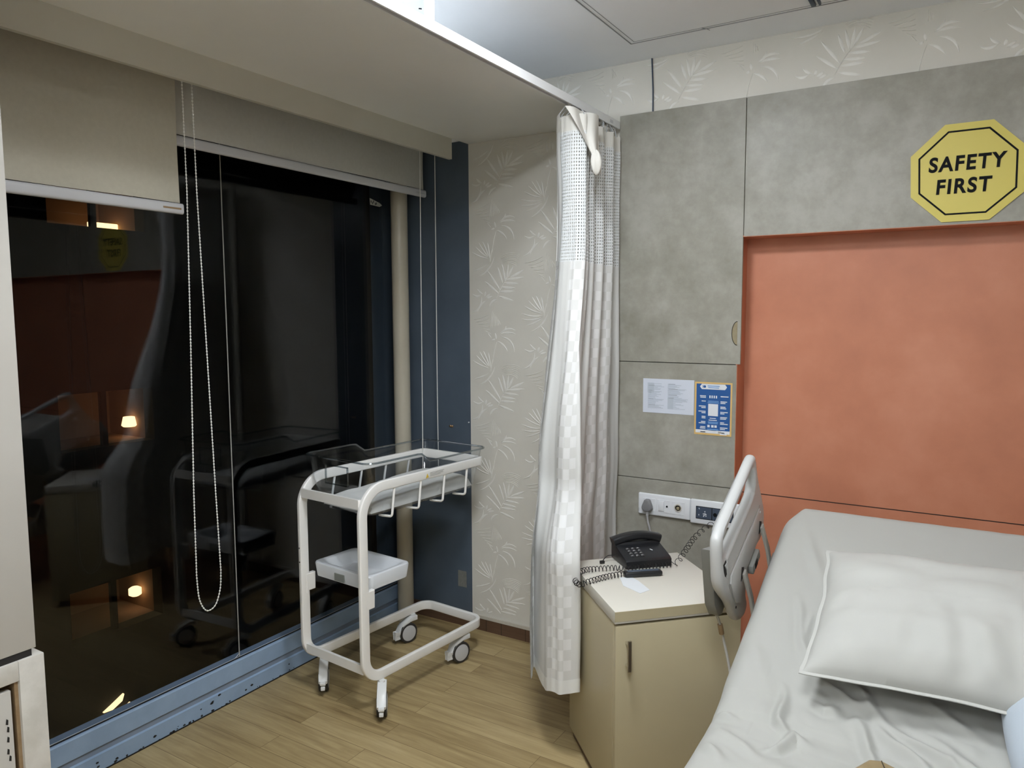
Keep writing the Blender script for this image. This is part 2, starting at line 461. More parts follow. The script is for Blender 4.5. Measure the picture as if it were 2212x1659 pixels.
MOT = []   # (x0,y0,x1,y1,width,bend,dim) in pattern units
def add(l, w, dim=0, bend=0):
    for q in l: MOT.append((*q[:4], w if len(q) < 6 else q[5], q[4] if len(q) > 4 else bend, dim))
add([(285,1345,415,1390),(295,1305,425,1305),(310,1265,430,1277),(330,1228,455,1238),(345,1200,505,1182),(380,1185,505,1118),(350,1212,370,1060),(362,1188,412,1075),(345,1215,318,1060),(322,1228,280,1085),(300,1292,190,1110),(290,1325,168,1208)], 17)
add([(270,1362,350,1205,.03)], 5)
add([(208,1022,28,1000,.08),(205,1035,28,1052,.08),(200,1048,65,1112,.05),(198,1003,55,936,.06),(192,990,88,890,.05),(196,985,118,855,.04),(203,985,152,850),(212,1000,195,862)], 12)
add([(105,1168,252,990,-.12)], 12); add([(215,1035,240,905,.05)], 6)
add([(140,1350,40,1500,.2),(180,1385,100,1490,-.12),(140,1325,55,1320,.2),(165,1345,175,1300),(175,1355,215,1325),(185,1365,235,1345),(150,1325,100,1275,.1),(205,1440,275,1375,.15)], 15)
add([(305,680,430,655,.16),(300,690,432,688,.08),(310,715,420,850,.2),(272,755,360,842,.1),(300,680,350,615,-.15),(255,735,228,745,.1),(265,735,255,680)], 15)
add([(270,760,235,950,-.04)], 5)
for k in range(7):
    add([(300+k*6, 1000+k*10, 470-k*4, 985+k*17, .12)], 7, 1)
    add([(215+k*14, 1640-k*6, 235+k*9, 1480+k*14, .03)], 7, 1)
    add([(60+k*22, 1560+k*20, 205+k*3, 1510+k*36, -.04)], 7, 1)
U, Vv = .00066, .00053
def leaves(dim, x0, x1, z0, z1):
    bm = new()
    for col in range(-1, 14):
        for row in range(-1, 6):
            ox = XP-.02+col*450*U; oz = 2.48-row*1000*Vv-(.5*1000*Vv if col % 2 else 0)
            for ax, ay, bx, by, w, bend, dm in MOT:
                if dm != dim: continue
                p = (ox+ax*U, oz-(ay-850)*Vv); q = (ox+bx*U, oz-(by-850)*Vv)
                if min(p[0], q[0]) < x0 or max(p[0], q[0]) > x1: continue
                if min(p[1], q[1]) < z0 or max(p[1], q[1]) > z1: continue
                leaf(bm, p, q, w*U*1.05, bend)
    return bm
for nm, dim, mt in (('leaf_pattern', 0, 'leaf'), ('faint_leaf_pattern', 1, 'leaf_dim')):  # second pass: fainter striped background leaves of the print
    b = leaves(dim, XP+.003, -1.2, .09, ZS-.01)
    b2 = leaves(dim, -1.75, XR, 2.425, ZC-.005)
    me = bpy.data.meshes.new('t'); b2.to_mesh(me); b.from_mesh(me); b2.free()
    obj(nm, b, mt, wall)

# baseboards
b = new(); box(b, XP-.0, -1.0, YW-.010, YW, 0, .062); baseh = struct('baseboard_head', b, 'brownskirt', 'brown skirting under the wallpaper')
obj('cream_strip', box(new(), XP, -1.0, YW-.012, YW, .062, .078), 'cream_strip', baseh, smooth=False)
b = new()
for x in (-2.02, -1.93, -1.79): box(b, x-.001, x+.001, YW-.0105, YW-.009, 0, .062)
obj('seams', b, 'dark_gap', baseh, smooth=False)
struct('baseboard_end', box(new(), XG, XP, YW-.010, YW, 0, .075), 'brownskirt', 'brown skirting under the slate strip')
b = new()
prism(b, [(XG-.06, 0, 0), (XG+.004, 0, 0), (XG+.004, 0, .062), (XG-.004, 0, .066), (XG-.004, 0, .088), (XG+.004, 0, .092), (XG+.004, 0, .160), (XG, 0, .165), (XG-.06, 0, .165)], (0, YW-YB, 0))
b.transform(Matrix.Translation((0, YB, 0)))
bw = struct('baseboard_window', b, 'bluebase', 'blue grey painted sill under the glass')
obj('groove', box(new(), XG-.004, XG-.0035, YB, YW, .066, .088), 'bluedark', bw, smooth=False)
b = new()
for i in range(46):
    y = random.uniform(1.35, 2.3); s = random.uniform(.002, .007)
    z = random.uniform(.001, .010) if i < 34 else random.uniform(.01, .06)
    k = random.randint(5, 7); ph = random.random()*6
    prism(b, [(XG+.0043, y+s*random.uniform(.6, 1.6)*cos(ph+2*PI*j/k), max(.0005, z+s*.7*sin(ph+2*PI*j/k))) for j in range(k)], (.0006, 0, 0))
obj('paint_chips', b, 'chipblack', bw, smooth=False)
obj('floor_gap', box(new(), XG+.003, XG+.007, YB, YW, 0, .004), 'dark_gap', bw, smooth=False)

# glass panes
def pane(i, y0, y1, lab):
    return struct('window_%d' % i, box(new(), XG-.022, XG-.012, y0, y1, .165, 2.62), 'glass', lab)
w1 = pane(1, YB, 1.984, 'dark night window pane on the left'); w2 = pane(2, 1.987, YW, 'dark night window pane on the right')
b = new(); box(b, XG-.0125, XG-.011, 1.9835, 1.9875, .165, 2.62)
obj('pane_joint', b, 'labelgrey', w1, smooth=False)
b = new(); tube(b, [(XG-.0112, 1.985, .185), (XG-.0112, 1.972, .176), (XG-.0112, 1.957, .168)], .0011, 6)
obj('glass_crack', b, 'alu', w1)
b = new(); box(b, XG-.013, XG-.008, YB, YW, .165, .170); obj('gasket', b, 'chipblack', w1, smooth=False)
b = new(); tube(b, [(XG-.0115, YB, .1705), (XG-.0115, YW, .1705)], .0009, 6); obj('gasket_edge', b, 'alu', w1)
b = new(); prism(b, [(XG-.0118, 2.852, 2.176), (XG-.0118, 2.925, 2.160), (XG-.0118, 2.943, 2.150), (XG-.0118, 2.925, 2.141), (XG-.0118, 2.855, 2.144)], (.0008, 0, 0))
st = obj('sticker', b, 'sticker', w2, smooth=False)
b = new()
for y, z in ((2.862, 2.160), (2.872, 2.154), (2.880, 2.162), (2.893, 2.152), (2.900, 2.155)): box(b, XG-.0110, XG-.0106, y-.003, y+.003, z-.006, z+.005)
obj('sticker_print', b, 'stickerink', st, smooth=False)

# pelmet board
pel = struct('trim_8', box(new(), XP-.018, XP, YB, 2.924, 2.326, ZC), 'pelmet', 'beige pelmet board hiding the blind rollers')  # unseen part above the soffit extended to block light from the cove strip

# slate-strip details
b = new(); box(b, -2.197, -2.145, YW-.002, YW, .203, .287); tp = obj('tape_patch', b, 'tape', None, smooth=False)
tag(tp, 'small clear tape patch stuck low on the slate wall strip', 'tape')
for x, z, r, lab in ((-2.236, 1.034, .006, 'brass screw pair head on the slate strip above the crib rim'), (-2.115-.006, 1.061, .0035, 'tiny pale screw at the edge of the slate strip by the wallpaper')):
    b = new(); lathe(b, [(r, 0), (r, .003), (r*.6, .006), (0, .0065)], (x, YW, z), (0, -1, 0), 16)
    if r > .005: lathe(b, [(r, 0), (r, .003), (r*.6, .006), (0, .0065)], (x+.012, YW, z), (0, -1, 0), 16)
    tag(obj('wall_screw', b, 'brass' if r > .005 else 'alu'), lab, 'screw')

# ------------------------------------------------------------------ pipe
p = thing('vertical_pipe', 'cream painted round pipe standing in the corner by the window', 'pipe', (-2.478, 2.975, 0))
b = new(); lathe(b, [(.042, 0), (.042, 2.62)], (-2.478, 2.975, 0), n=36); obj('pipe', b, 'pipe', p)
b = new(); lathe(b, [(.052, 0), (.052, .012), (.043, .02)], (-2.478, 2.975, 0), n=36); obj('floor_collar', b, 'pipe', p)

# ------------------------------------------------------------------ roller blinds
def beads(bm, path, r, step):
    P = [Vector(q) for q in path]; acc = 0
    tube(bm, P, r*.42, 5)
    for a, c in zip(P, P[1:]):
        L = (c-a).length; t = (step-acc) % step
        while t < L:
            q = a.lerp(c, t/L); k = bmesh.ops.create_icosphere(bm, subdivisions=1, radius=r)
            for v in k['verts']: v.co += q
            t += step
        acc = (acc+L) % step
def blind(lab, y0, y1, zb, x, fabric, bar_r):
    t = thing('roller_blind', lab, 'blind', (x, y0, 2.55))
    def f(u, v):
        y = y0+u*(y1-y0); z = zb+.02+v*(2.56-zb-.02)
        return Vector((x+.004*sin(u*9+1)*(1-v)+.003*sin(u*3.1+v*5), y, z))
    b = new(); grid(b, f, 30, 24); ge = bmesh.ops.extrude_face_region(b, geom=b.faces[:])
    for v in [e for e in ge['geom'] if isinstance(e, bmesh.types.BMVert)]: v.co.x -= .0015
    obj('fabric', b, fabric, t)
    b = new(); cyl(b, (x-.022, y0-.004, 2.57), (x-.022, y1+.004, 2.57), .022, 20); obj('roller', b, 'alu', t)
    b = new(); prof = rrect(.036, .020, .009, 4); sweep(b, [(x, y0-.006, zb), (x, y1+.006, zb)], prof, [(0, 0, 1)]*2)
    br = obj('bottom_bar', b, 'alu', t)
    b = new(); sweep(b, [(x+.0103, y1-.07, zb-.001), (x+.0103, y1-.004, zb-.001)], rrect(.006, .0014, .0005, 2), [(0, 0, 1)]*2)
    obj('bar_clip', b, 'glidergrey' if bar_r else 'rawedge', br, smooth=False)
    return t
bl1 = blind('beige roller blind on the left, pulled further down', .93, 1.610, 1.958, -2.29, 'blind', 0)
bl2 = blind('grey roller blind on the right, ending higher with its bar near the pipe', 1.616, 2.995, 2.195, -2.335, 'blind2', 1)
# left chain: bead loop
x = -2.20
path = [(x, 1.571, 2.56), (x, 1.573, 2.0), (x, 1.562, 1.5), (x, 1.549, 1.0), (x, 1.546, .72)]
loop = crom([(x, 1.546, .72), (x, 1.552, .64), (x, 1.572, .594), (x, 1.594, .585), (x, 1.618, .60), (x, 1.637, .65), (x, 1.642, .71)], 6)
path2 = [(x, 1.642, .71), (x, 1.634, 1.0), (x, 1.622, 1.5), (x, 1.610, 2.0), (x, 1.606, 2.56)]
b = new(); beads(b, path[:-1]+loop+path2[1:], .0032, .0105)
obj('bead_chain', b, 'cordwhite', bl1, label='white bead chain loop')
x = -2.26
b = new(); tube(b, crom([(x, 2.875, 2.56), (x, 2.868, 1.8), (x, 2.862, 1.0), (x, 2.862, .78), (x, 2.885, .715), (x, 2.925, .70), (x, 2.965, .73), (x, 2.985, .80), (x, 2.985, 1.2), (x, 2.988, 2.0), (x, 2.99, 2.56)], 8), .0022, 6)
obj('pull_cord', b, 'cordwhite', bl2, label='thin white pull cord loop')

# ------------------------------------------------------------------ ceiling details
t = thing('ceiling_hatch', 'flush access hatch outlined in the upper ceiling', 'hatch', (-.6, 2.3, ZC))
b = new(); box(b, -1.165, 1.2, 2.0, 2.832, ZC-.0015, ZC); obj('hatch_panel', b, 'ceiling', t, smooth=False)
b = new()
for x0, x1, y0, y1 in ((-1.187, -1.183, 1.96, 2.852), (-1.167, -1.164, 1.98, 2.834), (-1.187, 1.2, 2.85, 2.853), (-1.167, 1.2, 2.831, 2.834)):
    box(b, x0, x1, y0, y1, ZC-.0022, ZC)
obj('joint', b, 'gap_line', t, smooth=False)
b = new(); box(b, -.512, -.497, 2.755, 2.826, ZC-.012, ZC-.001, .002); box(b, -.488, -.480, 2.755, 2.822, ZC-.012, ZC-.001, .002)
obj('latch_clip', b, 'navy', t, label='dark blue metal clip')
b = new(); tube(b, [(-.90+.02*sin(a), 2.835+.035*a/1.4, ZC-.001) for a in [0, .3, .6, .9, 1.2, 1.5]], .0012, 5); tag(obj('ceiling_wire', b, 'trackgrey'), 'short curved hairline wire on the upper ceiling beside the hatch', 'wire')
b = new(); tube(b, crom([(-1.177, YW-.004, ZC), (-1.174, YW-.004, 2.60), (-1.170, YW-.005, 2.52), (-1.170, YW-.004, 2.435)], 5), .0030, 8)
tag(obj('hanging_cord', b, 'navy'), 'thin dark blue cord hanging down the wallpaper to the grey panel top', 'cord')

# surface LED panel lamps, the rear one added as fill (above the picture)
for lx, ly, lh, m_, lab in ((-.93, 1.60, .15, 'lamp', 'small square flush LED panel in the upper ceiling near the curtain track'), (-.25, .60, .28, 'lamp2', 'large square flush LED panel in the upper ceiling above the foot of the bed'), (-.25, -.85, .28, 'fill_lamp', 'large square flush LED panel in the upper ceiling at the back of the room, unseen and added as fill')):
    t = thing('ceiling_lamp', lab, 'lamp', (lx, ly, ZC))
    b = new(); box(b, lx-lh-.015, lx+lh+.015, ly-lh-.015, ly+lh+.015, ZC-.008, ZC-.0005, .002); obj('lamp_frame', b, 'wplastic', t)
    b = new(); box(b, lx-lh, lx+lh, ly-lh, ly+lh, ZC-.0105, ZC-.0078, .0005, 1); obj('lamp_diffuser', b, m_, t)

t = thing('cove_fill_light', 'long unseen LED strip added on top of the lower ceiling panel to brighten the ceiling', 'lamp', (XP, .8, ZS+.04))
b = new(); box(b, XP, XP+.02, -.6, 2.3, ZS+.036, ZS+.10, .002); obj('channel', b, 'alu', t)  # strip and channel are added, out of view, to brighten the upper ceiling
b = new(); box(b, XP+.0195, XP+.024, -.58, 2.28, ZS+.045, ZS+.090); obj('fill_strip', b, 'covefill', t, smooth=False)

# ------------------------------------------------------------------ curtain track
t = thing('curtain_track', 'white hanging curtain track running along the soffit edge to the grey wall', 'curtain track', (-1.31, 2, 2.4))
b = new()
prism(b, [(-1.310, 0, 2.384), (-1.310, 0, 2.414), (-1.338, 0, 2.414), (-1.338, 0, 2.384), (-1.331, 0, 2.384), (-1.331, 0, 2.398), (-1.317, 0, 2.398), (-1.317, 0, 2.384)], (0, 4.0, 0))
b.transform(Matrix.Translation((0, -.96, 0))); obj('track', b, 'railwhite', t, smooth=False)
b = new(); box(b, -1.331, -1.317, -.96, 3.04, 2.3965, 2.398); obj('track_slot', b, 'trackgrey', t, smooth=False)
b = new(); cyl(b, (-1.324, 1.735, 2.410), (-1.324, 1.735, ZC), .0085, 16); rod = obj('hanger_rod', b, 'railwhite', t)
b = new(); cyl(b, (-1.324, 1.735, 2.408), (-1.324, 1.735, 2.47), .0145, 16); obj('rod_sleeve', b, 'railwhite', rod)
b = new(); cyl(b, (-1.34, 1.722, 2.447), (-1.346, 1.716, 2.447), .002, 8); obj('set_screw', b, 'signblack', rod)
b = new(); box(b, -1.3105, -1.3092, 2.935, 2.965, 2.392, 2.404); obj('track_label', b, 'alu', t, smooth=False)

# ------------------------------------------------------------------ curtain
ct = thing('privacy_curtain', 'gathered white privacy curtain with a net top hanging from the track', 'curtain', (-1.31, 2.8, 2.36))
TOP = [(-1.30,3.02),(-1.325,2.97),(-1.285,2.92),(-1.325,2.87),(-1.285,2.82),(-1.325,2.77),(-1.28,2.73),(-1.32,2.69),(-1.27,2.66),(-1.30,2.62),(-1.255,2.60),(-1.285,2.578),(-1.330,2.580),(-1.374,2.590),(-1.338,2.548)]
MID = [(-1.296,3.02),(-1.305,2.95),(-1.287,2.88),(-1.300,2.81),(-1.274,2.74),(-1.287,2.67),(-1.257,2.60),(-1.265,2.53),(-1.235,2.47),(-1.170,2.40),(-1.215,2.385),(-1.265,2.395),(-1.305,2.430),(-1.372,2.450),(-1.340,2.390)]
BOT = [(-1.296,3.00),(-1.305,2.93),(-1.278,2.84),(-1.285,2.75),(-1.262,2.66),(-1.262,2.57),(-1.256,2.49),(-1.264,2.425),(-1.200,2.355),(-1.112,2.272),(-1.165,2.245),(-1.215,2.255),(-1.270,2.290),(-1.350,2.360),(-1.312,2.275)]
KS = 18
cT, cM, cB = (crom([(x, y, 0) for x, y in P], KS) for P in (TOP, MID, BOT))
NC = len(cT)-1
ZT, ZN, ZB = 2.372, 1.80, .262
def sstep(a, b2, x): t = max(0, min(1, (x-a)/(b2-a))); return t*t*(3-2*t)
def cpos(u, z, off=0):
    i = u*NC; k = min(int(i), NC-1); fr = i-k
    P = [c[k].lerp(c[k+1], fr) for c in (cT, cM, cB)]
    if z > 1.0: q = P[1].lerp(P[0], sstep(1.0, 1.92, z))
    else: q = P[2].lerp(P[1], sstep(.72, 1.0, z))
    d = noise.noise(Vector((u*30, z*1.2, 3)))*.005+noise.noise(Vector((u*9, z*3.2, 9)))*.006
    a = cB[max(k-1, 0)]; c2 = cB[min(k+2, NC)]; n = Vector((-(c2-a).y, (c2-a).x, 0)).normalized()
    sag = .020*sin(u*PI*3.0+.4)*(z < .5)*sstep(.5, .26, z) if False else 0
    return Vector((q.x, q.y, 0))+n*(d+off)+Vector((0, 0, z+sag))
ARC = [0]
for a_, c_ in zip(cM, cM[1:]): ARC.append(ARC[-1]+(c_-a_).length)
def arcl(u):
    i = u*NC; k = min(int(i), NC-1); return ARC[k]+(ARC[k+1]-ARC[k])*(i-k)
def strip(z0, z1, u0, u1, nu, nv, m, name, parent, off=0, th=.0014):
    b = new(); grid(b, lambda u, v: cpos(u0+(u1-u0)*u, z0+(z1-z0)*v, off), nu, nv, lambda u, v: (arcl(u0+(u1-u0)*u), z0+(z1-z0)*v))
    return obj(name, b, m, parent)
def hemz(u): return ZB+.012*sin(u*21)+.006*sin(u*50)
b = new()
grid(b, lambda u, v: cpos(u, hemz(u)+(ZN-hemz(u))*v), 300, 80, lambda u, v: (arcl(u), ZB+(ZN-ZB)*v))
obj('damask_panel', b, 'damask', ct)
b = new(); grid(b, lambda u, v: cpos(u, hemz(u)+.05*v, .0012), 300, 3, lambda u, v: (arcl(u), v*.05)); obj('bottom_hem', b, 'hem', ct)
strip(ZN, 2.285, 0, .905, 300, 24, 'net', 'net_panel', ct)
strip(ZN-.018, ZN+.004, 0, 1, 300, 2, 'hem', 'seam_band', ct, -.0018)
strip(1.80, 2.29, .905, 1, 40, 24, 'hem', 'side_hem', ct)
strip(2.28, 2.345, 0, 1, 300, 4, 'header', 'header_tape', ct, -.001)
b = new()   # gathering cords between header and gliders
for i in range(26):
    u = .03+.94*i/25; q = cpos(u, 2.343); top = Vector((-1.324+.004*sin(i*2.1), 3.0-.42*i/25, 2.392))
    tube(b, [q, q.lerp(top, .5)+Vector((.004*sin(i), .006*cos(i*1.7), 0)), top], .0022, 5)
obj('gathering_tape', b, 'glidergrey', ct)
for i in range(8):
    b = new(); y = 2.995-.40*i/7; box(b, -1.329, -1.319, y-.006, y+.006, 2.378, 2.396, .002); obj('glider', b, 'wplastic', ct)
# folded corner hanging over the front near the top
b = new()
def flap(u, v):
    a = Vector((-1.325, 2.545, 2.365)).lerp(Vector((-1.262, 2.70, 2.352)), u)
    c = Vector((-1.243, 2.63, 2.165)).lerp(Vector((-1.238, 2.665, 2.12)), u)
    p_ = a.lerp(c, v); bulge = sin(PI*u)*.012+.012*sin(u*9+v*4)*(1-v*.5)
    return p_+Vector((.7, -.7, 0))*(bulge+.022+.014*v)
grid(b, flap, 26, 22); obj('folded_corner', b, 'header', ct, label='cream folded corner of the header')
b = new()
def knot(u, v):
    a = 2*PI*u; ph = PI*v; r = .022+.006*sin(a*3+v*3)
    return Vector((-1.222+r*sin(ph)*cos(a)*.8, 2.612+r*sin(ph)*sin(a)*.8, 2.165-.052*cos(ph)*.9))
grid(b, knot, 20, 12); obj('tied_bunch', b, 'header', ct)

# ------------------------------------------------------------------ wall sign
Xv, Zv = Vector((1, 0, 0)), Vector((0, 0, 1))
OCT = [(-.2035,2.147),(-.198,2.006),(-.100,1.9135),(.041,1.9135),(.139,2.002),(.137,2.146),(.040,2.2445),(-.102,2.2445)]
cx, cz = -.0305, 2.079
sg = thing('safety_sign', 'yellow octagonal safety first sign on the grey panel above the recess', 'sign', (cx, YP, cz))
def octo(k): return [(cx+(x-cx)*k, z) if False else (cx+(x-cx)*k, cz+(z-cz)*k) for x, z in OCT]
b = new(); prism(b, [(x, YP-.005, z) for x, z in octo(1)], (0, .0045, 0)); obj('board', b, 'signyellow', sg, smooth=False)
b = new()
o1, o2 = octo(.86), octo(.825)
for i in range(8):
    j = (i+1) % 8; prism(b, [(o1[i][0], YP-.0056, o1[i][1]), (o1[j][0], YP-.0056, o1[j][1]), (o2[j][0], YP-.0056, o2[j][1]), (o2[i][0], YP-.0056, o2[i][1])], (0, .0008, 0))
obj('black_border', b, 'signblack', sg, smooth=False)
def wallmtx(x, z, y): return Matrix.Translation((x, y, z)) @ Matrix.Rotation(PI/2, 4, 'X')
def fit(o, x0, x1, z0, z1):
    me = o.data; inv = wmat(o)
    ws = [inv @ v.co for v in me.vertices]; ax, bx = min(v.x for v in ws), max(v.x for v in ws); az, bz = min(v.z for v in ws), max(v.z for v in ws)
    ii = inv.inverted()
    for v, w in zip(me.vertices, ws):
        v.co = ii @ Vector((x0+(w.x-ax)/(bx-ax)*(x1-x0), w.y, z0+(w.z-az)/(bz-az)*(z1-z0)))
fit(text('lettering', 'SAFETY', .07, 'signblack', sg, wallmtx(cx, 2.105, YP-.0058), bold=.0020, shear=.06, space=1.16), -.146, .083, 2.085, 2.137)
fit(text('lettering', 'FIRST', .07, 'signblack', sg, wallmtx(cx, 2.02, YP-.0058), bold=.0020, shear=.06, space=1.16), -.120, .044, 2.008, 2.060)

# ------------------------------------------------------------------ papers on the panel
t = thing('notice_sheet', 'pale printed landscape paper sheet taped to the grey panel', 'paper', (-1.08, YP, 1.25))
def quad(bm, x0, x1, z0, z1, y, d=.0006): box(bm, x0, x1, y-d, y, z0, z1)
b = new(); quad(b, -1.194, -.969, 1.1755, 1.3225, YP, .0014); obj('sheet', b, 'paper', t, smooth=False)
b = new()
for c0, c1 in ((-1.172, -1.098), (-1.083, -.992)):
    z = 1.303
    while z > 1.198:
        n_ = random.uniform(.35, 1); quad(b, c0, c0+(c1-c0)*n_, z-.0024, z, YP-.0016, .0003)
        if random.random() < .22: b2 = new(); quad(b2, c0+.004, c0+(c1-c0)*random.uniform(.2, .5), z-.0024, z, YP-.0019, .0003); obj('dark_text_line', b2, 'paperdark', t, smooth=False)
        z -= .0042
quad(b, -1.1735, -1.145, 1.262, 1.305, YP-.0016, .0002); quad(b, -1.083, -1.058, 1.195, 1.245, YP-.0016, .0002)
obj('faint_text', b, 'paperline', t, smooth=False)
t = thing('blue_poster', 'blue information poster with yellow edge next to the white sheet', 'poster', (-.888, YP, 1.2))
X0, X1, Z0, Z1 = -.9655, -.8105, 1.0975, 1.3175
b = new(); quad(b, X0, X1, Z0, Z1, YP, .0014); obj('backing', b, 'posteryellow', t, smooth=False)
b = new(); quad(b, X0+.007, X1-.007, Z0+.008, Z1-.007, YP-.0014, .0003); obj('blue_field', b, 'posterblue', t, smooth=False)
b = new(); quad(b, X0+.006, X1-.007, Z0+.008, Z0+.021, YP-.0017, .0003)
pill = [(-.888+.056*sx-(.008 if abs(k) else 0)*sx, YP-.002, 1.299+.011*k) for sx, k in ((-1, 1), (1, 1), (1, 0), (1, -1), (-1, -1), (-1, 0))]
prism(b, pill, (0, .0003, 0)); quad(b, -.908, -.867, 1.178, 1.228, YP-.0017, .0003)
for col, (x0, x1, al) in enumerate(((X0+.017, X0+.047, 1), (X0+.108, X0+.141, 0))):
    for k in range(8):
        z = 1.262-k*.0215
        for q in range(2):
            if random.random() < .2 and q: continue
            L = (x1-x0)*random.uniform(.5, 1); a = x1-L if al else x0
            quad(b, a, a+L, z-q*.006-.0036, z-q*.006, YP-.0017, .0003)
for z, w in ((1.170, .026), (1.162, .034)): quad(b, -.888-w/2, -.888+w/2, z-.003, z, YP-.0017, .0003)
for k in range(4): quad(b, -.904+k*.009, -.899+k*.009, 1.252, 1.263, YP-.0017, .0003)
for xx in (-.905, -.889, -.876): quad(b, xx-.005, xx+.005, 1.130, 1.140, YP-.0017, .0003)
obj('white_text', b, 'posterwhite', t, smooth=False)
for z, w in ((1.241, .044), (1.235, .048), (1.154, .042), (1.149, .040), (1.124, .046), (1.1205, .036), (1.304, .050), (1.297, .044)):
    b = new(); quad(b, -.887-w/2, -.887+w/2, z-.0035, z, YP-(.0017 if z < 1.28 else .0024), .0003); obj('light_blue_text_line', b, 'postermid', t, smooth=False)
b = new(); lathe(b, [(.0055, 0), (.0055, .0006)], (-.924, YP-.0020, 1.299), (0, -1, 0), 14); quad(b, -.9325, -.9305, 1.293, 1.305, YP-.0022, .0003)
obj('header_emblem', b, 'posterblue', t, smooth=False)
b = new(); quad(b, -.865, -.852, Z0+.010, Z0+.018, YP-.002, .0003); obj('footer_stamp', b, 'labelgrey', t, smooth=False)

# ------------------------------------------------------------------ sockets
t = thing('socket_plate', 'long white socket plate with a grey plug on the grey panel', 'socket', (-1.09, YP, .775))
b = new(); box(b, -1.206, -.973, YP-.014, YP, .727, .8215, .006, 3); obj('plate', b, 'swwhite', t)
b = new()
for x0, x1 in ((-1.183, -1.127), (-1.118, -1.062), (-1.053, -.997)): box(b, x0, x1, YP-.0155, YP-.013, .746, .802, .001)
obj('module', b, 'swwhite', t, smooth=False)
b = new(); box(b, -1.112, -1.086, YP-.019, YP-.014, .752, .797, .002); obj('rocker_switch', b, 'swwhite', t)
b = new(); lathe(b, [(.0042, 0), (.0042, .002)], (-1.074, YP-.0148, .775), (0, -1, 0), 12); obj('indicator', b, 'signblack', t)
b = new(); lathe(b, [(.0165, 0), (.0165, .003), (.0125, .003), (.0125, .0005)], (-1.025, YP-.0150, .775), (0, -1, 0), 28); obj('ring', b, 'cream_strip', t)
b = new(); box(b, -1.032, -1.018, YP-.0165, YP-.0140, .767, .781, .003); obj('key_hole', b, 'mdf', t)
t = thing('switch_plate', 'white frame with slate blue call switch module beside the bed rail', 'switch', (-.87, YP, .77))
b = new(); box(b, -.9725, -.765, YP-.016, YP, .719, .823, .006, 3); obj('plate', b, 'swwhite', t)
b = new(); box(b, -.947, -.790, YP-.0172, YP-.014, .742, .796, .001); obj('module', b, 'signblack', t)
b = new(); box(b, -.944, -.880, YP-.019, YP-.015, .745, .793, .001); box(b, -.877, -.793, YP-.019, YP-.015, .745, .793, .001); obj('button', b, 'swblue', t, smooth=False)
b = new()
prism(b, [(-.935, YP-.0197, .789), (-.931, YP-.0197, .789), (-.9295, YP-.0197, .783), (-.933, YP-.0197, .785)], (0, .0008, 0)); box(b, -.9345, -.932, YP-.0197, YP-.0187, .757, .763)
for xx, z in ((-.908, .776), (-.908, .768), (-.914, .766), (-.903, .765), (-.911, .760), (-.903, .758), (-.907, .764), (-.913, .756)): prism(b, [(xx-.003, YP-.0197, z), (xx, YP-.0197, z-.003), (xx+.003, YP-.0197, z), (xx, YP-.0197, z+.003)], (0, .0008, 0))
obj('white_mark', b, 'posterwhite', t, smooth=False)
b = new(); lathe(b, [(.008, 0), (.008, .002)], (-.865, YP-.019, .768), (0, -1, 0), 20); obj('jack', b, 'signblack', t)

pg = thing('power_plug', 'grey three pin plug with its cord in the long white socket plate', 'plug', (-1.158, YP-.02, .77))
b = new(); pts = [(-1.158+x, YP-.0158, .772+z) for x, z in ((-.006, .028), (.006, .028), (.012, .024), (.022, -.002), (.023, -.012), (.018, -.020), (.008, -.026), (-.008, -.026), (-.018, -.020), (-.023, -.012), (-.022, -.002), (-.012, .024))]
prism(b, pts, (0, -.026, 0), .006, 3); obj('plug_body', b, 'greyplug', pg)
b = new(); cyl(b, (-1.158, YP-.029, .748), (-1.157, YP-.030, .728), .006, 12); obj('strain_relief', b, 'greycord', pg)
b = new(); tube(b, crom([(-1.157, YP-.03, .73), (-1.153, YP-.03, .70), (-1.144, YP-.028, .66), (-1.142, YP-.03, .60), (-1.145, YP-.03, .45)], 5), .0042, 8); obj('cord', b, 'greycord', pg)

# ------------------------------------------------------------------ bedside cabinet (turned 45 degrees)
F = Vector((.7092, .7050, 0)); Lx = Vector((-.690, .7238, 0)).normalized()
fl = Vector((-.897, 2.080, 0)); W, D, H = .433, .489, .680
def cab(a, d, z): return fl+F*a+Lx*d+Vector((0, 0, z))
cb = thing('bedside_cabinet', 'cream bedside cabinet set at an angle between curtain and bed', 'cabinet', cab(W/2, D/2, 0))
def cbox(a0, a1, d0, d1, z0, z1, bev=0):
    b = new(); prism(b, [cab(a0, d0, z0), cab(a1, d0, z0), cab(a1, d1, z0), cab(a0, d1, z0)], (0, 0, z1-z0), bev); return b
obj('body', cbox(0, W, .019, D, .035, .640, .001), 'cream', cb)
obj('worktop', cbox(-.002, W+.002, -.002, D, .640, H, .0012), 'creamtop', cb, label='pale cream top')
b = cbox(-.0025, W+.0025, -.0035, -.002, .648, H-.0006); obj('top_edging', b, 'cream', cb, smooth=False)
door = obj('door', cbox(.001, W-.001, -.002, .017, .035, .632, .0012), 'cream', cb)
obj('plinth', cbox(.012, W-.012, .03, D-.01, 0, .035), 'brownskirt', cb)
# handle
h0 = cab(.034, -.002, 0)
def hp(a, o, z): return h0+F*a-Lx*o+Vector((0, 0, z))
b = new(); sweep(b, [hp(.004, .024, .494), hp(.004, .024, .592)], rrect(.012, .006, .001, 1), [F, F]); hd = obj('handle', b, 'chrome', door, label='brushed metal bar handle')
for z in (.507, .579):
    b = new(); sweep(b, [hp(.004, -.001, z), hp(.004, .022, z)], rrect(.010, .008, .001, 1), [F, F]); obj('handle_post', b, 'chromebright', door)

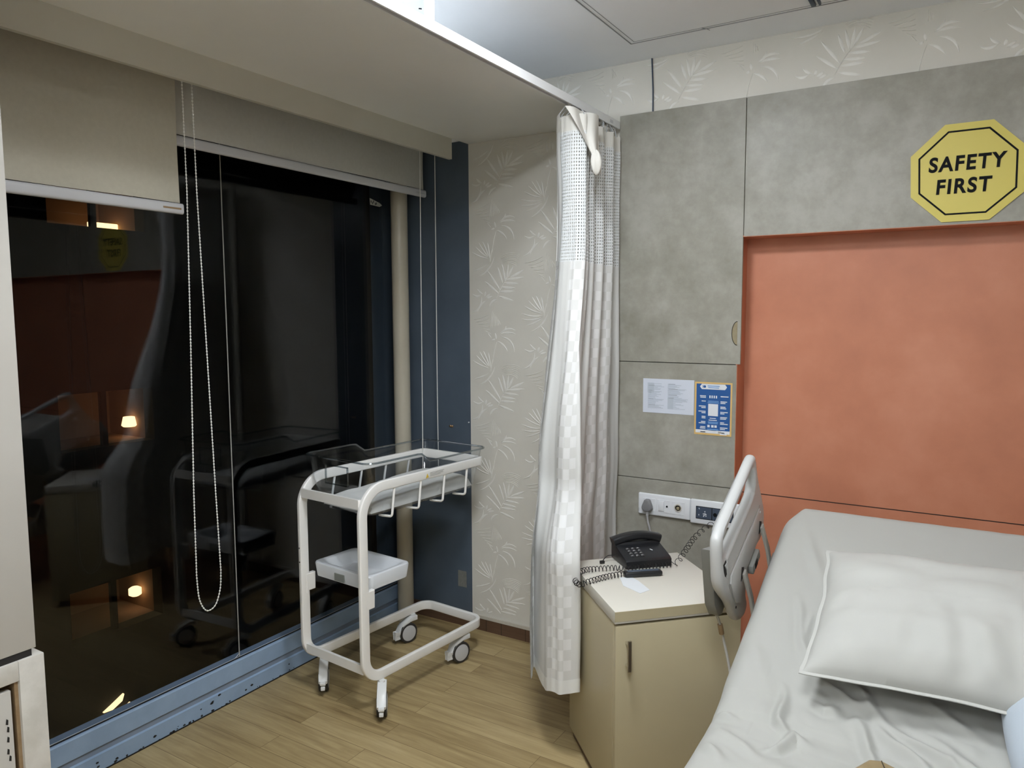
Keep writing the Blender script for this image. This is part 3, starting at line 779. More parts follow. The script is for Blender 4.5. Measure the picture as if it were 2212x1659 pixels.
# ------------------------------------------------------------------ telephone
ph = thing('desk_phone', 'black desk telephone with keypad at the back of the cabinet top', 'telephone', (-1.0, 2.59, H))
d0 = Vector((-1.017, 2.452, 0)); u = (Vector((-.894, 2.575, 0))-d0).normalized(); vv = Vector((-u.y, u.x, 0))
wid, dep = .178, .150
def pp(a, d, z): return d0+u*a+vv*d+Vector((0, 0, H+z))
b = new()
prism(b, [pp(0, 0, .001), pp(0, 0, .028), pp(0, .010, .035), pp(0, .105, .058), pp(0, .108, .066), pp(0, dep, .066), pp(0, dep, .001)], u*wid, .003, 2)
obj('base', b, 'black', ph)
b = new(); path = [pp(-.004, .126, .066), pp(.03, .126, .077), pp(.07, .126, .084), pp(.11, .126, .085), pp(.15, .126, .079), pp(.182, .126, .069)]
P_ = crom(path, 6)
bmh = b
Ts = frames(P_)
rings = []
for i, q in enumerate(P_):
    t_ = i/(len(P_)-1); hgt = .027+.006*(abs(2*t_-1)**4); wd = .042+.005*abs(2*t_-1)**3
    up = (Vector((0, 0, 1))-Ts[i]*Ts[i].z).normalized(); sd = Ts[i].cross(up)
    rings.append([bmh.verts.new(q+sd*x_-up*(hgt/2 if False else 0)+up*y_) for x_, y_ in [(a_*wd/(.042), c_*hgt/.024) for a_, c_ in rrect(.042, .024, .008, 3)]])
k_ = len(rings[0])
for A_, B_ in zip(rings, rings[1:]):
    for j in range(k_): bmh.faces.new((A_[j], A_[(j+1) % k_], B_[(j+1) % k_], B_[j]))
bmh.faces.new(rings[0][::-1]); bmh.faces.new(rings[-1])
obj('handset', b, 'black', ph)
kp = new(); km = new()
for i in range(3):
    for j in range(4):
        a = .034+i*.020; d = .026+j*.0155; z = .0358+(d-.010)*.242+.001
        obox(kp, pp(a, d, z), u, (vv+Vector((0, 0, .2))).normalized(), Vector((0, 0, 1)), .0070, .0048, .0022, .001, 1)
        obox(km, pp(a+random.uniform(-.001, .001), d+.001, z+.0026), (u+vv*random.uniform(-.3, .3)).normalized(), vv, Vector((0, 0, 1)), .0032, .0013, .0003)
kpo = obj('keypad', kp, 'keys', ph); obj('key_print', km, 'keymark', kpo, smooth=False)
b = new(); obox(b, pp(.122, .058, .0482), (u*.2-vv).normalized(), (u+vv*.2).normalized(), Vector((0, 0, 1)), .008, .0016, .0008); obj('indicator', b, 'posterwhite', ph, smooth=False)
b = new(); tube(b, crom([pp(-.002, .10, .022), pp(-.028, .107, .022), pp(-.048, .100, .012), pp(-.058, .088, .006)], 5), .0018, 6); lc = obj('line_cord', b, 'blackcord', ph)
b = new(); obox(b, pp(-.060, .086, .0065), u, vv, Vector((0, 0, 1)), .009, .005, .0055, .002); obj('line_plug', b, 'blackcord', lc)

# nurse-call handset with coil cord
nh = thing('call_handset', 'dark slim call handset lying in front of the phone with a coiled black cord', 'handset', (-.96, 2.42, H))
a0, a1 = Vector((-.996, 2.380, H+.0105)), Vector((-.891, 2.470, H+.0105))
dd = (a1-a0).normalized(); sd = Vector((-dd.y, dd.x, 0))
b = new(); obox(b, (a0+a1)/2, dd, sd, Vector((0, 0, 1)), (a1-a0).length/2, .0165, .0095, .007, 3); hb = obj('grip', b, 'black', nh)
b = new(); obox(b, (a0+a1)/2+Vector((0, 0, .0095)), dd, sd, Vector((0, 0, 1)), (a1-a0).length/2-.012, .008, .001, .0008, 1); obj('grip_panel', b, 'swblue', hb)
def coil(bm, path, r, pitch, wire, n=9):
    P = [Vector(q) for q in path]; T = frames(P); up = Vector((0, 0, 1)); pts = []; s = 0
    lens = [0]
    for a, c in zip(P, P[1:]): lens.append(lens[-1]+(c-a).length)
    tot = lens[-1]; N = int(tot/pitch*n); k = 0
    W = (up-T[0]*T[0].dot(up)).normalized()
    for i in range(N+1):
        s = tot*i/N
        while k < len(P)-2 and lens[k+1] < s: k += 1
        f = (s-lens[k])/(lens[k+1]-lens[k]); q = P[k].lerp(P[k+1], f); t_ = T[k].lerp(T[k+1], f).normalized()
        W = (W-t_*W.dot(t_)).normalized(); bn = t_.cross(W); ang = 2*PI*i/n
        pts.append(q+(W*cos(ang)+bn*sin(ang))*r)
    tube(bm, pts, wire, 5)
cz_ = H+.0112
b = new()
coil(b, crom([a0-dd*.002, (-1.012, 2.363, cz_), (-1.036, 2.325, cz_), (-1.056, 2.281, cz_), (-1.076, 2.246, cz_-.003), (-1.095, 2.238, cz_-.012), (-1.122, 2.255, cz_-.010), (-1.133, 2.300, cz_+.002), (-1.126, 2.340, cz_+.003), (-1.106, 2.375, cz_), (-1.078, 2.400, cz_), (-1.045, 2.425, cz_), (-1.010, 2.436, cz_), (-.975, 2.472, cz_), (-.940, 2.507, cz_), (-.905, 2.542, cz_), (-.885, 2.562, cz_+.001)], 8), .0092, .0135, .0015, 12)
obj('coiled_cord', b, 'blackcord', nh)
b = new(); coil(b, crom([(-.885, 2.562, cz_), (-.872, 2.585, H+.016), (-.878, 2.70, H+.03), (-.893, 2.85, H+.035), (-.875, 2.98, H+.055), (-.842, YP-.035, .735)], 8), .0100, .040, .0013, 14); obj('coiled_cord', b, 'blackcord', nh)
b = new(); tube(b, crom([(-.842, YP-.035, .735), (-.835, YP-.03, .742), (-.838, YP-.03, .752), (-.845, YP-.024, .764)], 5), .0014, 6); obj('cord_plug', b, 'blackcord', nh)

sl = new(); prism(sl, [(-1.006, 2.368, H+.0004), (-.965, 2.300, H+.0004), (-.888, 2.263, H+.0004), (-.872, 2.308, H+.0004), (-.938, 2.370, H+.0004), (-.975, 2.395, H+.0004)], (0, 0, .0006))
tag(obj('paper_slip', sl, 'slip', smooth=False), 'small white paper slip under the handset on the cabinet top', 'paper')

# ------------------------------------------------------------------ bed
bd = thing('hospital_bed', 'hospital bed with white sheet and raised backrest against the terracotta recess', 'bed', (-.03, 1.9, 0))
BX0, BX1 = -.505, .425
FY, FZ, TILT = 1.755, .622, math.radians(20.3)
HEADL = .965
RIDGES = [([(-.286,1.932),(-.245,1.908),(-.19,1.883),(-.137,1.86)],.010,.010),([(-.199,1.953),(-.174,1.903),(-.158,1.866)],.011,.011),([(-.198,1.867),(-.168,1.809),(-.137,1.729),(-.12,1.60)],.009,.010),
 ([(-.36,1.885),(-.336,1.764),(-.313,1.739)],.011,.009),([(-.345,1.655),(-.328,1.665),(-.296,1.731),(-.272,1.72)],.012,.010),([(-.155,1.841),(-.103,1.795),(-.046,1.756),(.0,1.68)],.012,.013),([(-.147,1.857),(-.077,1.816),(.005,1.785),(.08,1.72)],.012,.010),
 ([(-.042,1.841),(.039,1.787),(.12,1.72)],.010,.012),([(-.384,2.207),(-.342,2.052),(-.317,1.977)],.006,.010),([(-.407,2.488),(-.335,2.282)],.004,.012),([(-.34,2.15),(-.33,2.06)],.005,.008),([(-.51,1.743),(-.444,1.751)],.012,.010),([(-.50,1.641),(-.418,1.56)],.007,.012),
 ([(-.454,1.688),(-.353,1.62)],.006,.012),([(-.037,1.921),(.063,1.866)],.007,.010),([(-.25,1.98),(-.215,1.94)],.008,.008),([(-.30,1.86),(-.25,1.845),(-.215,1.86)],.008,.010),([(-.47,2.0),(-.40,1.9)],.003,.015),([(-.33,1.60),(-.20,1.55)],.005,.02),([(-.5,1.5),(-.36,1.42)],.006,.02),([(-.05,1.95),(.0,1.90)],.006,.015)]
def segd(p, a, b2):
    d = b2-a; t = max(0, min(1, (p-a).dot(d)/max(d.length_squared, 1e-9))); return (p-a-d*t).length, t
RS = []
for pts, h, w in RIDGES:
    P_ = [Vector(q) for q in pts]; m4 = w*4
    RS.append((P_, h, w, min(q.x for q in P_)-m4, max(q.x for q in P_)+m4, min(q.y for q in P_)-m4, max(q.y for q in P_)+m4))
def wrinkle(x, y):
    s = 0
    wx = x+.010*noise.noise(Vector((x*11, y*11, 7))); wy = y+.010*noise.noise(Vector((x*11, y*11, 17)))
    p = Vector((wx, wy))
    for pts, h, w, x0, x1, y0, y1 in RS:
        if not (x0 < wx < x1 and y0 < wy < y1): continue
        n = len(pts)-1; best = None
        for i in range(n):
            d, t = segd(p, pts[i], pts[i+1])
            if best is None or d < best[0]: best = (d, (i+t)/n)
        d, t = best; tp = .25+.75*sin(PI*min(1, max(0, t)))
        s += tp*(1.35*h*math.exp(-(d/(w*1.15))**2)-.45*h*math.exp(-((d-w*2.1)/(w*1.2))**2))
    q = (p-Vector((-.201, 1.852))).length
    s -= .015*math.exp(-(q/.016)**2)
    amp = .0085*math.exp(-((y-1.82)/.15)**2)*(1 if x > -.40 else .35)+.0018
    s += amp*(noise.noise(Vector((x*9+y*3, y*11, 1)))+.5*noise.noise(Vector((x*22, y*22+x*8, 5))))
    return s
def bedline(s):
    # s: distance along the mattress from the fold (negative = towards the foot)
    if s < 0: base = Vector((0, FY+s, FZ)); ang = 0
    else: base = Vector((0, FY+s*cos(TILT), FZ+s*sin(TILT))); ang = TILT
    k = sstep(-.06, .10, s); ang = TILT*k
    if -.06 < s < .1: base.z += .010*(1-abs(s-.02)/.08 if abs(s-.02) < .08 else 0)
    return base, Vector((0, -sin(ang), cos(ang)))
R_, DROP = .055, .20
def sheet(u, v):
    s = -1.0+.6*v/.10 if v < .10 else (-.40+1.0*(v-.10)/.66 if v < .76 else .60+(HEADL+.24-.60)*(v-.76)/.24)
    top = HEADL-R_
    extra = 0
    # head end rounds over
    if s > top:
        a = (s-top)/R_; base, n = bedline(top); tdir = Vector((0, cos(TILT), sin(TILT)))
        if a < PI/2: ey, ez = R_*sin(a), R_*(cos(a)-1)
        else: ey, ez = R_, -R_-(a-PI/2)*R_
        base = base+tdir*ey+n*ez; zdrop = ez
    else: base, n = bedline(s); zdrop = 0
    half = (BX1-BX0)/2; cxm = (BX0+BX1)/2; flat = half-R_; Ltot = flat+R_*PI/2+DROP
    f0, f1 = flat*-.97, flat*.38
    w = -Ltot+(f0+Ltot)*u/.16 if u < .16 else (f0+(f1-f0)*(u-.16)/.62 if u < .78 else f1+(Ltot-f1)*(u-.78)/.22)
    sg_ = 1 if w > 0 else -1; aw = abs(w)
    if aw < flat: ex, ed = aw, 0
    elif aw < flat+R_*PI/2: a = (aw-flat)/R_; ex, ed = flat+R_*sin(a), R_*(1-cos(a))
    else: a = aw-flat-R_*PI/2; ex, ed = half+.004*sin(s*9), R_+a
    corner = 0
    if s > top-.09 and aw > flat-.02:   # soften the top corner
        k = sstep(top-.09, top+R_, s)*sstep(flat-.04, half, aw); ex -= .05*k*k; 
    p = Vector((cxm+sg_*ex, 0, 0))+base-n*ed
    if ed < .02: 
        p += n*wrinkle(p.x, p.y)*(1-ed/.02)
    else: p += Vector((sg_, 0, 0))*.004*noise.noise(Vector((s*6, ed*8, 2)))
    return p
b = new(); grid(b, sheet, 300, 440)
obj('fitted_sheet', b, 'sheet', bd)
# mattress underneath and frame
b = new(); box(b, BX0+.03, BX1-.03, .80, FY, FZ-.17, FZ-.03, .02)
b2c = Vector(((BX0+BX1)/2, FY+(HEADL-.06)/2*cos(TILT), FZ+(HEADL-.06)/2*sin(TILT)))-Vector((0, -sin(TILT), cos(TILT)))*.10
obox(b, b2c, (1, 0, 0), (0, cos(TILT), sin(TILT)), (0, -sin(TILT), cos(TILT)), (BX1-BX0)/2-.03, (HEADL-.10)/2, .065, .02)
obj('mattress', b, 'linen', bd)
b = new()
for x in (BX0+.08, BX1-.08): box(b, x-.025, x+.025, .85, 2.55, .30, .38, .006)
for y in (1.0, 2.45): box(b, BX0+.08, BX1-.08, y-.025, y+.025, .30, .38, .006)
for x in (BX0+.12, BX1-.12):
    obox(b, Vector((x, FY+.40, FZ+.148-.19)), (1, 0, 0), (0, cos(TILT), sin(TILT)), (0, -sin(TILT), cos(TILT)), .02, .42, .02, .004)
obj('bed_frame', b, 'bedframe', bd)
b = new(); box(b, BX0+.06, BX1-.06, .9, FY, FZ-.20, FZ-.165, .005); obj('bed_deck', b, 'bedframe', bd)
for x in (BX0+.08, BX1-.08):
    for y in (1.0, 2.45):
        b = new(); cyl(b, (x, y, .30), (x, y, .10), .022, 16); lg = obj('leg', b, 'bedframe', bd)
        b = new(); lathe(b, [(.03, -.016), (.05, -.016), (.05, .016), (.03, .016)], (x, y, .0505), (1, 0, 0), 28); obj('caster', b, 'tyre', lg)
# side rail: inner-face outline (y,z), thick plastic shell
OUT = [(2.385,1.150),(2.274,1.100),(2.15,1.043),(2.045,.993),(2.022,.962),(2.030,.89),(2.055,.822),(2.16,.742),(2.225,.676),(2.275,.655),(2.325,.66),(2.345,.69),(2.325,.735),(2.37,.79),(2.44,.835),(2.505,.85),(2.545,.885),(2.543,.947),(2.509,.997),(2.46,1.06),(2.432,1.105),(2.412,1.14)]
XI, XO = -.560, -.594
ta = math.radians(22.7)
HOLE = [(2.350,1.104),(2.10,1.001),(2.066,.984),(2.058,.95),(2.082,.914),(2.34,1.012),(2.396,1.042),(2.396,1.088)]
def smoothpoly(pts, k=4):
    n = len(pts); o = []
    for i in range(n):
        p0, p1, p2, p3 = (Vector((*pts[(i+j) % n], 0)) for j in (-1, 0, 1, 2))
        for j in range(k):
            t = j/k; o.append(tuple((.5*((2*p1)+(p2-p0)*t+(2*p0-5*p1+4*p2-p3)*t*t+(3*p1-p0-3*p2+p3)*t**3))[:2]))
    return o
def shell_with_hole(bm, outer, hole, xa, xb, rnd):
    """plate with a hole, rounded rims: rings of outline offsets bridged through the thickness"""
    def offs(poly, d, sgn):
        n = len(poly); o = []
        for i in range(n):
            a, b_, c = Vector(poly[i-1]), Vector(poly[i]), Vector(poly[(i+1) % n]); tt = (c-a).normalized(); nn = Vector((tt.y, -tt.x))*sgn
            o.append(tuple(b_+nn*d))
        return o
    area = lambda P: sum(P[i-1][0]*P[i][1]-P[i][0]*P[i-1][1] for i in range(len(P)))
    res = []
    for poly, inward in ((outer, True), (hole, False)):
        sg_ = (1 if area(poly) > 0 else -1)*(-1 if inward else 1)
        loops = []
        for k in range(6):
            a = PI/2*k/5; loops.append((offs(poly, rnd*(1-sin(a)), sg_), xa-(rnd*(1-cos(a)) if xa > xb else 0)))
        for k in range(6):
            a = PI/2*k/5; loops.append((offs(poly, rnd*(1-cos(a)), sg_), xb+rnd*(1-sin(a))))
        rings = [[bm.verts.new((x_, p_[0], p_[1])) for p_ in lp] for lp, x_ in loops]
        for A_, B_ in zip(rings, rings[1:]):
            n = len(A_)
            for j in range(n): bm.faces.new((A_[j], A_[(j+1) % n], B_[(j+1) % n], B_[j]))
        res.append((rings[0], rings[-1]))
    for side in (0, 1):
        es = []
        for rr in res:
            ring = rr[side]
            for i in range(len(ring)):
                e = bm.edges.get((ring[i-1], ring[i])) or bm.edges.new((ring[i-1], ring[i])); es.append(e)
        bmesh.ops.triangle_fill(bm, use_beauty=True, use_dissolve=False, edges=es)
    return bm
b = shell_with_hole(new(), smoothpoly(OUT), smoothpoly(HOLE), XI, XO, .0155)
sr = obj('side_rail', b, 'railp', bd, label='white plastic side rail with a hand slot')
# raised inner cover, latch and links
def inner(pts, x0, d, bev=.003): 
    b = new(); prism(b, [(x0, y, z) for y, z in pts], (d, 0, 0), bev); return b
obj('inner_cover', inner([(2.125,.845),(2.12,.82),(2.185,.742),(2.235,.725),(2.28,.80),(2.42,.86),(2.49,.90),(2.475,.962),(2.455,.968)], XI-.002, .008), 'railp', sr)
b = new(); tube(b, [(XI+.0005, y, z) for y, z in ((2.47,.974),(2.324,.926),(2.125,.850),(2.114,.820),(2.18,.736))], .0014, 6); obj('cover_seam', b, 'labelgrey', sr)
b = new(); tube(b, crom([(XI-.005, 2.395, 1.028), (XI-.005, 2.34, .998), (XI-.005, 2.2, .945), (XI-.005, 2.085, .900)], 5), .008, 10); obj('grip_ridge', b, 'railp', sr)
obj('finger_recess', inner([(2.052,.896),(2.076,.903),(2.087,.885),(2.090,.860),(2.074,.855),(2.062,.872)], XI-.002, .004, .001), 'dark_gap', sr)
obj('finger_recess_rim', inner([(2.060,.892),(2.086,.898),(2.099,.88),(2.104,.852),(2.090,.848),(2.079,.875)], XI-.001, .006, .002), 'railp', sr)
for yy, zz in ((2.245, .815), (2.46, .905)):
    obj('slot', inner([(yy-.018,zz-.02),(yy-.010,zz+.022),(yy+.012,zz+.016),(yy+.014,zz-.008)], XI+.004, .004, .001), 'dark_gap', sr)
    b = new(); sweep(b, [(XI+.010, yy+.002, zz+.004), (XI+.022, yy+.045, zz-.085), (XI+.030, yy+.08, zz-.19)], rrect(.024, .010, .003, 2), [(0, 1, .4)]*3); obj('link_arm', b, 'bedframe', sr)
b = new(); obox(b, (XI+.008, 2.375, .815), (1, 0, 0), (0, cos(ta), sin(ta)), (0, -sin(ta), cos(ta)), .010, .045, .016, .004); lk = obj('latch', b, 'railgrey', sr)
b = new(); obox(b, (XI+.019, 2.365, .812), (1, 0, 0), (0, cos(ta), sin(ta)), (0, -sin(ta), cos(ta)), .001, .014, .010); obj('latch_window', b, 'dark_gap', lk)
for yy, zz in ((2.175, .733), (2.455, .955)):
    b = new(); lathe(b, [(.004, 0), (.004, .002)], (XI+.006, yy, zz), (1, 0, 0), 12); obj('screw_cap', b, 'dark_gap' if zz < .8 else 'railp', sr)
b = new(); obox(b, (XI+.035, 2.44, .70), (1, 0, 0), (0, cos(ta), sin(ta)), (0, -sin(ta), cos(ta)), .006, .14, .05, .004); obj('mount_plate', b, 'railgrey', sr)

# grey remote holder hooked on the outside of the rail, with its cable
rm = thing('bed_remote', 'grey bed remote hanging on the outer side of the white side rail', 'remote', (-.62, 2.12, .8))
b = new()
prism(b, [(-.601, 2.075, .925), (-.601, 2.215, .900), (-.601, 2.245, .718), (-.601, 2.205, .690), (-.601, 2.165, .700), (-.601, 2.125, .745)], (-.032, 0, 0), .004, 2); obj('remote_body', b, 'greybox', rm)
b = new(); tube(b, crom([(-.617, 2.19, .695), (-.612, 2.215, .66), (-.606, 2.24, .60), (-.58, 2.22, .52), (-.55, 2.18, .42), (-.52, 2.10, .36)], 6), .0042, 8); cbl = obj('cable', b, 'bedframe', rm)
b = new(); cyl(b, (-.611, 2.218, .652), (-.608, 2.228, .620), .008, 12); obj('cable_sleeve', b, 'rawedge', cbl)

# ------------------------------------------------------------------ pillows
def pillow_mesh(c, ux, uy, un, hx, hy, th, seed, sagfn=None, nn=90, wrinkled=True):
    bm = new(); c, ux, uy, un = map(Vector, (c, ux, uy, un))
    def P(u_, v_, sgn):
        a, d = u_*2-1, v_*2-1
        prof = (max(0, 1-abs(a)**3.0)**.52)*(max(0, 1-abs(d)**2.9)**.55)
        ax = a*hx*(1-.055*(1-a*a)*0-.05*(1-abs(d)**2)*abs(a)); dy = d*hy*(1-.07*(1-abs(a)**2)*abs(d))+.009*noise.noise(Vector((a*2.6, d*1.5, seed+9)))*abs(d); ax += .007*noise.noise(Vector((d*3.1, a, seed+2)))*abs(a)
        wr = noise.noise(Vector((a*2.2, d*3, seed)))*.012*prof+noise.noise(Vector((a*9, d*4, seed+4)))*.005*min(1, prof*2)*(1 if d < 0 else .4)
        if wrinkled: wr += .0075*sin(a*15+2.2*sin(a*4)+d*1.5)*sstep(.10, .55, -d)*sstep(1.0, .8, -d)*(.35+.65*sstep(-.55, .1, a))
        h = th*prof*(1.0 if sgn > 0 else -.55)+(wr if sgn > 0 else 0)
        q = c+ux*ax+uy*dy+un*h
        if sagfn: q += sagfn(a, d, sgn)
        return q
    for sgn in (1, -1): grid(bm, lambda u_, v_: P(u_, v_, sgn), nn, nn)
    bmesh.ops.remove_doubles(bm, verts=bm.verts, dist=.0004)
    edge = [P(t, 0, 1) for t in [i/60 for i in range(61)]]+[P(1, t, 1) for t in [i/60 for i in range(1, 61)]]+[P(1-t, 1, 1) for t in [i/60 for i in range(1, 61)]]+[P(0, 1-t, 1) for t in [i/60 for i in range(1, 60)]]
    return bm, edge
ti = math.radians(18.5)
uy = Vector((-.03, cos(ti), sin(ti))).normalized(); ux = Vector((1, .035, 0)).normalized(); un = ux.cross(uy).normalized()
pc = Vector((.030, 2.085, .800))+un*.030
pw = thing('pillow', 'large white pillow lying across the raised head of the bed', 'pillow', pc)
def sag(a, d, s): return Vector((0, 0, 0))+un*(-.012*max(0, -d)**3)+Vector((0, -.015*max(0, -d)**2*(1-abs(a)**3)*(.5+.5*sin(a*4+1)), 0))
bm_, ed = pillow_mesh(pc, ux, uy, un, .345, .240, .100, 3, sag)
obj('pillow_body', bm_, 'pillow', pw)
b = new(); sweep(b, ed, rrect(.016, .0035, .0016, 2), [ (e-pc)-un*((e-pc).dot(un)) for e in ed], closed=True); obj('seam_flange', b, 'pillow', pw)
# bluish folded linen at the right picture edge
lc_ = Vector((.215, 2.02, .745))
ln = thing('rolled_linen', 'bluish white rolled linen on the bed at the right photo edge', 'linen', (.2, 2.0, .7))
b = new()
def roll(u_, v_):
    a = 2*PI*u_; y = 1.60+.74*v_; e = (max(0, 1-abs(2*v_-1)**3.2))**.5
    r = .076*e*(1+.05*sin(3*a+v_*7))
    k = sstep(-.1, .15, y-FY); z0 = FZ+max(0, y-FY)*math.tan(TILT)
    return Vector((.172+.035*(1-v_)+r*cos(a)*1.15, y, z0+.060+r*sin(a)*1.0))
grid(b, roll, 40, 40); obj('outer_roll', b, 'linen', ln)
b = new()
def fold(u_, v_):
    a = PI*(.15+.95*u_); y = 1.66+.60*v_; z0 = FZ+max(0, y-FY)*math.tan(TILT); r = .084*(1-.32*abs(2*v_-1)**3)
    return Vector((.172+.035*(1-v_)+r*cos(a)*1.16, y, z0+.062+r*sin(a)))
grid(b, fold, 20, 26); obj('turned_edge', b, 'linen', ln)
# tan item at the bottom edge
tb = thing('tan_pouch', 'tan leather pouch tip with a dark crease on the bed at the bottom photo edge', 'pouch', (-.11, 1.68, FZ))
b = new()
pts = [(x, y-.028) for x, y in ((-.185, 1.60), (-.168, 1.66), (-.143, 1.712), (-.118, 1.722), (-.070, 1.700), (-.035, 1.62), (-.06, 1.52), (-.16, 1.52))]
prism(b, [(x, y, FZ+.004) for x, y in pts], (0, 0, .030), .010, 3); tbb = obj('pouch_body', b, 'tan', tb)
b = new(); sweep(b, crom([(-.117, 1.684, FZ+.0345), (-.111, 1.665, FZ+.0350), (-.103, 1.64, FZ+.0350), (-.10, 1.60, FZ+.0350)], 4), rrect(.004, .0016, .0005, 1)); obj('crease', b, 'tandark', tbb)

# ------------------------------------------------------------------ baby trolley (local frame: x right, y along, z up)
TH = math.radians(-5.23)
bt = thing('bassinet_trolley', 'white wheeled baby bassinet trolley with a clear tub by the window', 'bassinet', (-1.975, 2.107, 0), TH)
WB, LT, ZTOP, ZBS = .385, .767, .943, .129
# local coordinates: right frame plane x=0, left frame plane x=-WB
tt = .019; hx = tt/2
ZA, ZL = ZTOP-.021, ZBS+.021
def cpath(x):
    top = [Vector((x, LT-.045, ZA)), Vector((x, .017, ZA)), Vector((x, .017, ZL)), Vector((x, LT-.12, ZL))]
    return fillet(top, [.115, .085], 14)
pr, pl = cpath(-hx), cpath(-WB+hx)
rear_base = fillet([pr[-1]+Vector((0, -.001, 0)), Vector((-hx, LT-.012, ZL)), Vector((-WB+hx, LT-.012, ZL)), pl[-1]+Vector((0, -.001, 0))], .095, 12)[1:-1]
rear_top = fillet([pl[0]+Vector((0, -.001, 0)), Vector((-WB+hx, LT-.012, ZA)), Vector((-hx, LT-.012, ZA)), pr[0]+Vector((0, -.001, 0))], .030, 6)[1:-1]
full = pr+rear_base+pl[::-1]+rear_top
xax = Vector((1, 0, 0)); wides = []; Tt = frames(full, True); prev = None
nA, nB, nC_ = len(pr), len(pr)+len(rear_base), len(pr)+len(rear_base)+len(pl)
for i in range(len(full)):
    if i < nA or nB <= i < nC_: w_ = xax.cross(Tt[i])
    else: w_ = Vector((0, 0, 1))
    if w_.length < .01: w_ = prev
    if prev is not None and w_.dot(prev) < 0: w_ = -w_
    prev = w_; wides.append(w_)
b = new(); 
# section height a little smaller on the posts' thickness axis: 38 mm x 24 mm
m_ = len(full); prof = rrect(.042, .019, .005, 3)
sweep(b, full, prof, wides, closed=False, cap=True)
# closing ring is short: join last to first with a sleeve
sweep(b, [full[-1], full[0]], prof, [wides[-1], wides[-1]])
obj('frame', b, 'wmetal', bt, local=True, label='white bent tube frame')
b = new(); prism(b, [(-WB+.016, .006, .846), (-WB+.016, .040, .846), (-WB+.016, .046, .868), (-WB+.016, .018, .884), (-WB+.016, .006, .884)], (WB-.032, 0, 0), .002, 1); obj('front_crossbar', b, 'wmetal', bt, local=True)
b = new(); prism(b, [(-WB+.016, .010, .176), (-WB+.016, .048, .162), (-WB+.016, .054, .190), (-WB+.016, .022, .214), (-WB+.016, .010, .214)], (WB-.032, 0, 0), .002, 1); obj('base_crossbar', b, 'wmetal', bt, local=True)
# wire hooks under the tub
def hook(y, s):
    x = -.0095 if s > 0 else -WB+.0095; i = -.050*s
    return fillet([(x, y, ZTOP-.038), (x+.004*s, y-.020, .786), (x+i, y-.022, .782), (x+i*1.35, y-.022, .782)], .012, 5)
for y in (.194, .350, .500, .652):
    for s in (1, -1):
        b = new(); tube(b, hook(y, s), .0052, 10); obj('wire_hook', b, 'wmetal', bt, local=True)
# clear tub: rim outline with the stepped sides
X0t, X1t, Y0t, Y1t = -WB-.013, .013, .040, LT+.014
def rimz(y):
    return .983+.038*(1-sstep(.325, .395, y))
def rpath(inset, zf, n=10, r=.045):
    pts = []; x0, x1, y0, y1 = X0t+inset, X1t-inset, Y0t+inset, Y1t-inset
    cs = [(x1-r, y0+r, -PI/2), (x1-r, y1-r, 0), (x0+r, y1-r, PI/2), (x0+r, y0+r, PI)]
    ring = []
    for k, (cx_, cy_, a0_) in enumerate(cs):
        for i in range(n+1):
            a = a0_+PI/2*i/n; ring.append((cx_+r*cos(a), cy_+r*sin(a)))
        nx = cs[(k+1) % 4]; q0 = ring[-1]; q1 = (nx[0]+r*cos(nx[2]), nx[1]+r*sin(nx[2]))
        for i in range(1, 26): ring.append((q0[0]+(q1[0]-q0[0])*i/26, q0[1]+(q1[1]-q0[1])*i/26))
    return [Vector((x_, y_, zf(y_))) for x_, y_ in ring]
tub = new()
levels = [(.0, rimz), (.006, lambda y: rimz(y)-.001), (.012, lambda y: rimz(y)-.006), (.020, lambda y: .93), (.040, lambda y: .818), (.050, lambda y: .800), (.072, lambda y: .794)]
rg = [[tub.verts.new(p_) for p_ in rpath(i_, z_)] for i_, z_ in levels]
for A_, B_ in zip(rg, rg[1:]):
    n = len(A_)
    for j in range(n): tub.faces.new((A_[j], A_[(j+1) % n], B_[(j+1) % n], B_[j]))
tub.faces.new(rg[-1])
tbo = obj('clear_tub', tub, 'acrylic', bt, local=True, label='clear acrylic tub with stepped sides')
so = tbo.modifiers.new('thickness', 'SOLIDIFY'); so.thickness = .003
b = new(); sweep(b, rpath(.002, lambda y: rimz(y)), circ(.0042, 8), None, closed=True); obj('tub_rim', b, 'acrylic_edge', tbo, local=True)
# card holder at the front end of the tub
b = new()
for z0_, z1_, x0_, x1_ in ((.912, .992, -.263, -.259), (.912, .992, -.130, -.126), (.912, .916, -.263, -.126), (.988, .992, -.263, -.126)):
    box(b, x0_, x1_, .049, .056, z0_, z1_)
obj('card_holder', b, 'acrylic_edge', tbo, local=True, smooth=False)
# warning label on the right rail
b = new(); prism(b, [(.0008, .369, .908), (.0008, .387, .910), (.0008, .379, .927)], (.0006, 0, 0)); wl = obj('warning_label', b, 'warnyellow', bt, local=True, smooth=False)
b = new()
for k, (s_, e_) in enumerate(((.396, .486), (.396, .478), (.396, .480), (.396, .462))): prism(b, [(.0008, s_, .9270-k*.0048), (.0008, e_, .9275-k*.0048), (.0008, e_, .9290-k*.0048), (.0008, s_, .9285-k*.0048)], (.0004, 0, 0))
obj('label_text', b, 'labelgrey', wl, local=True, smooth=False)
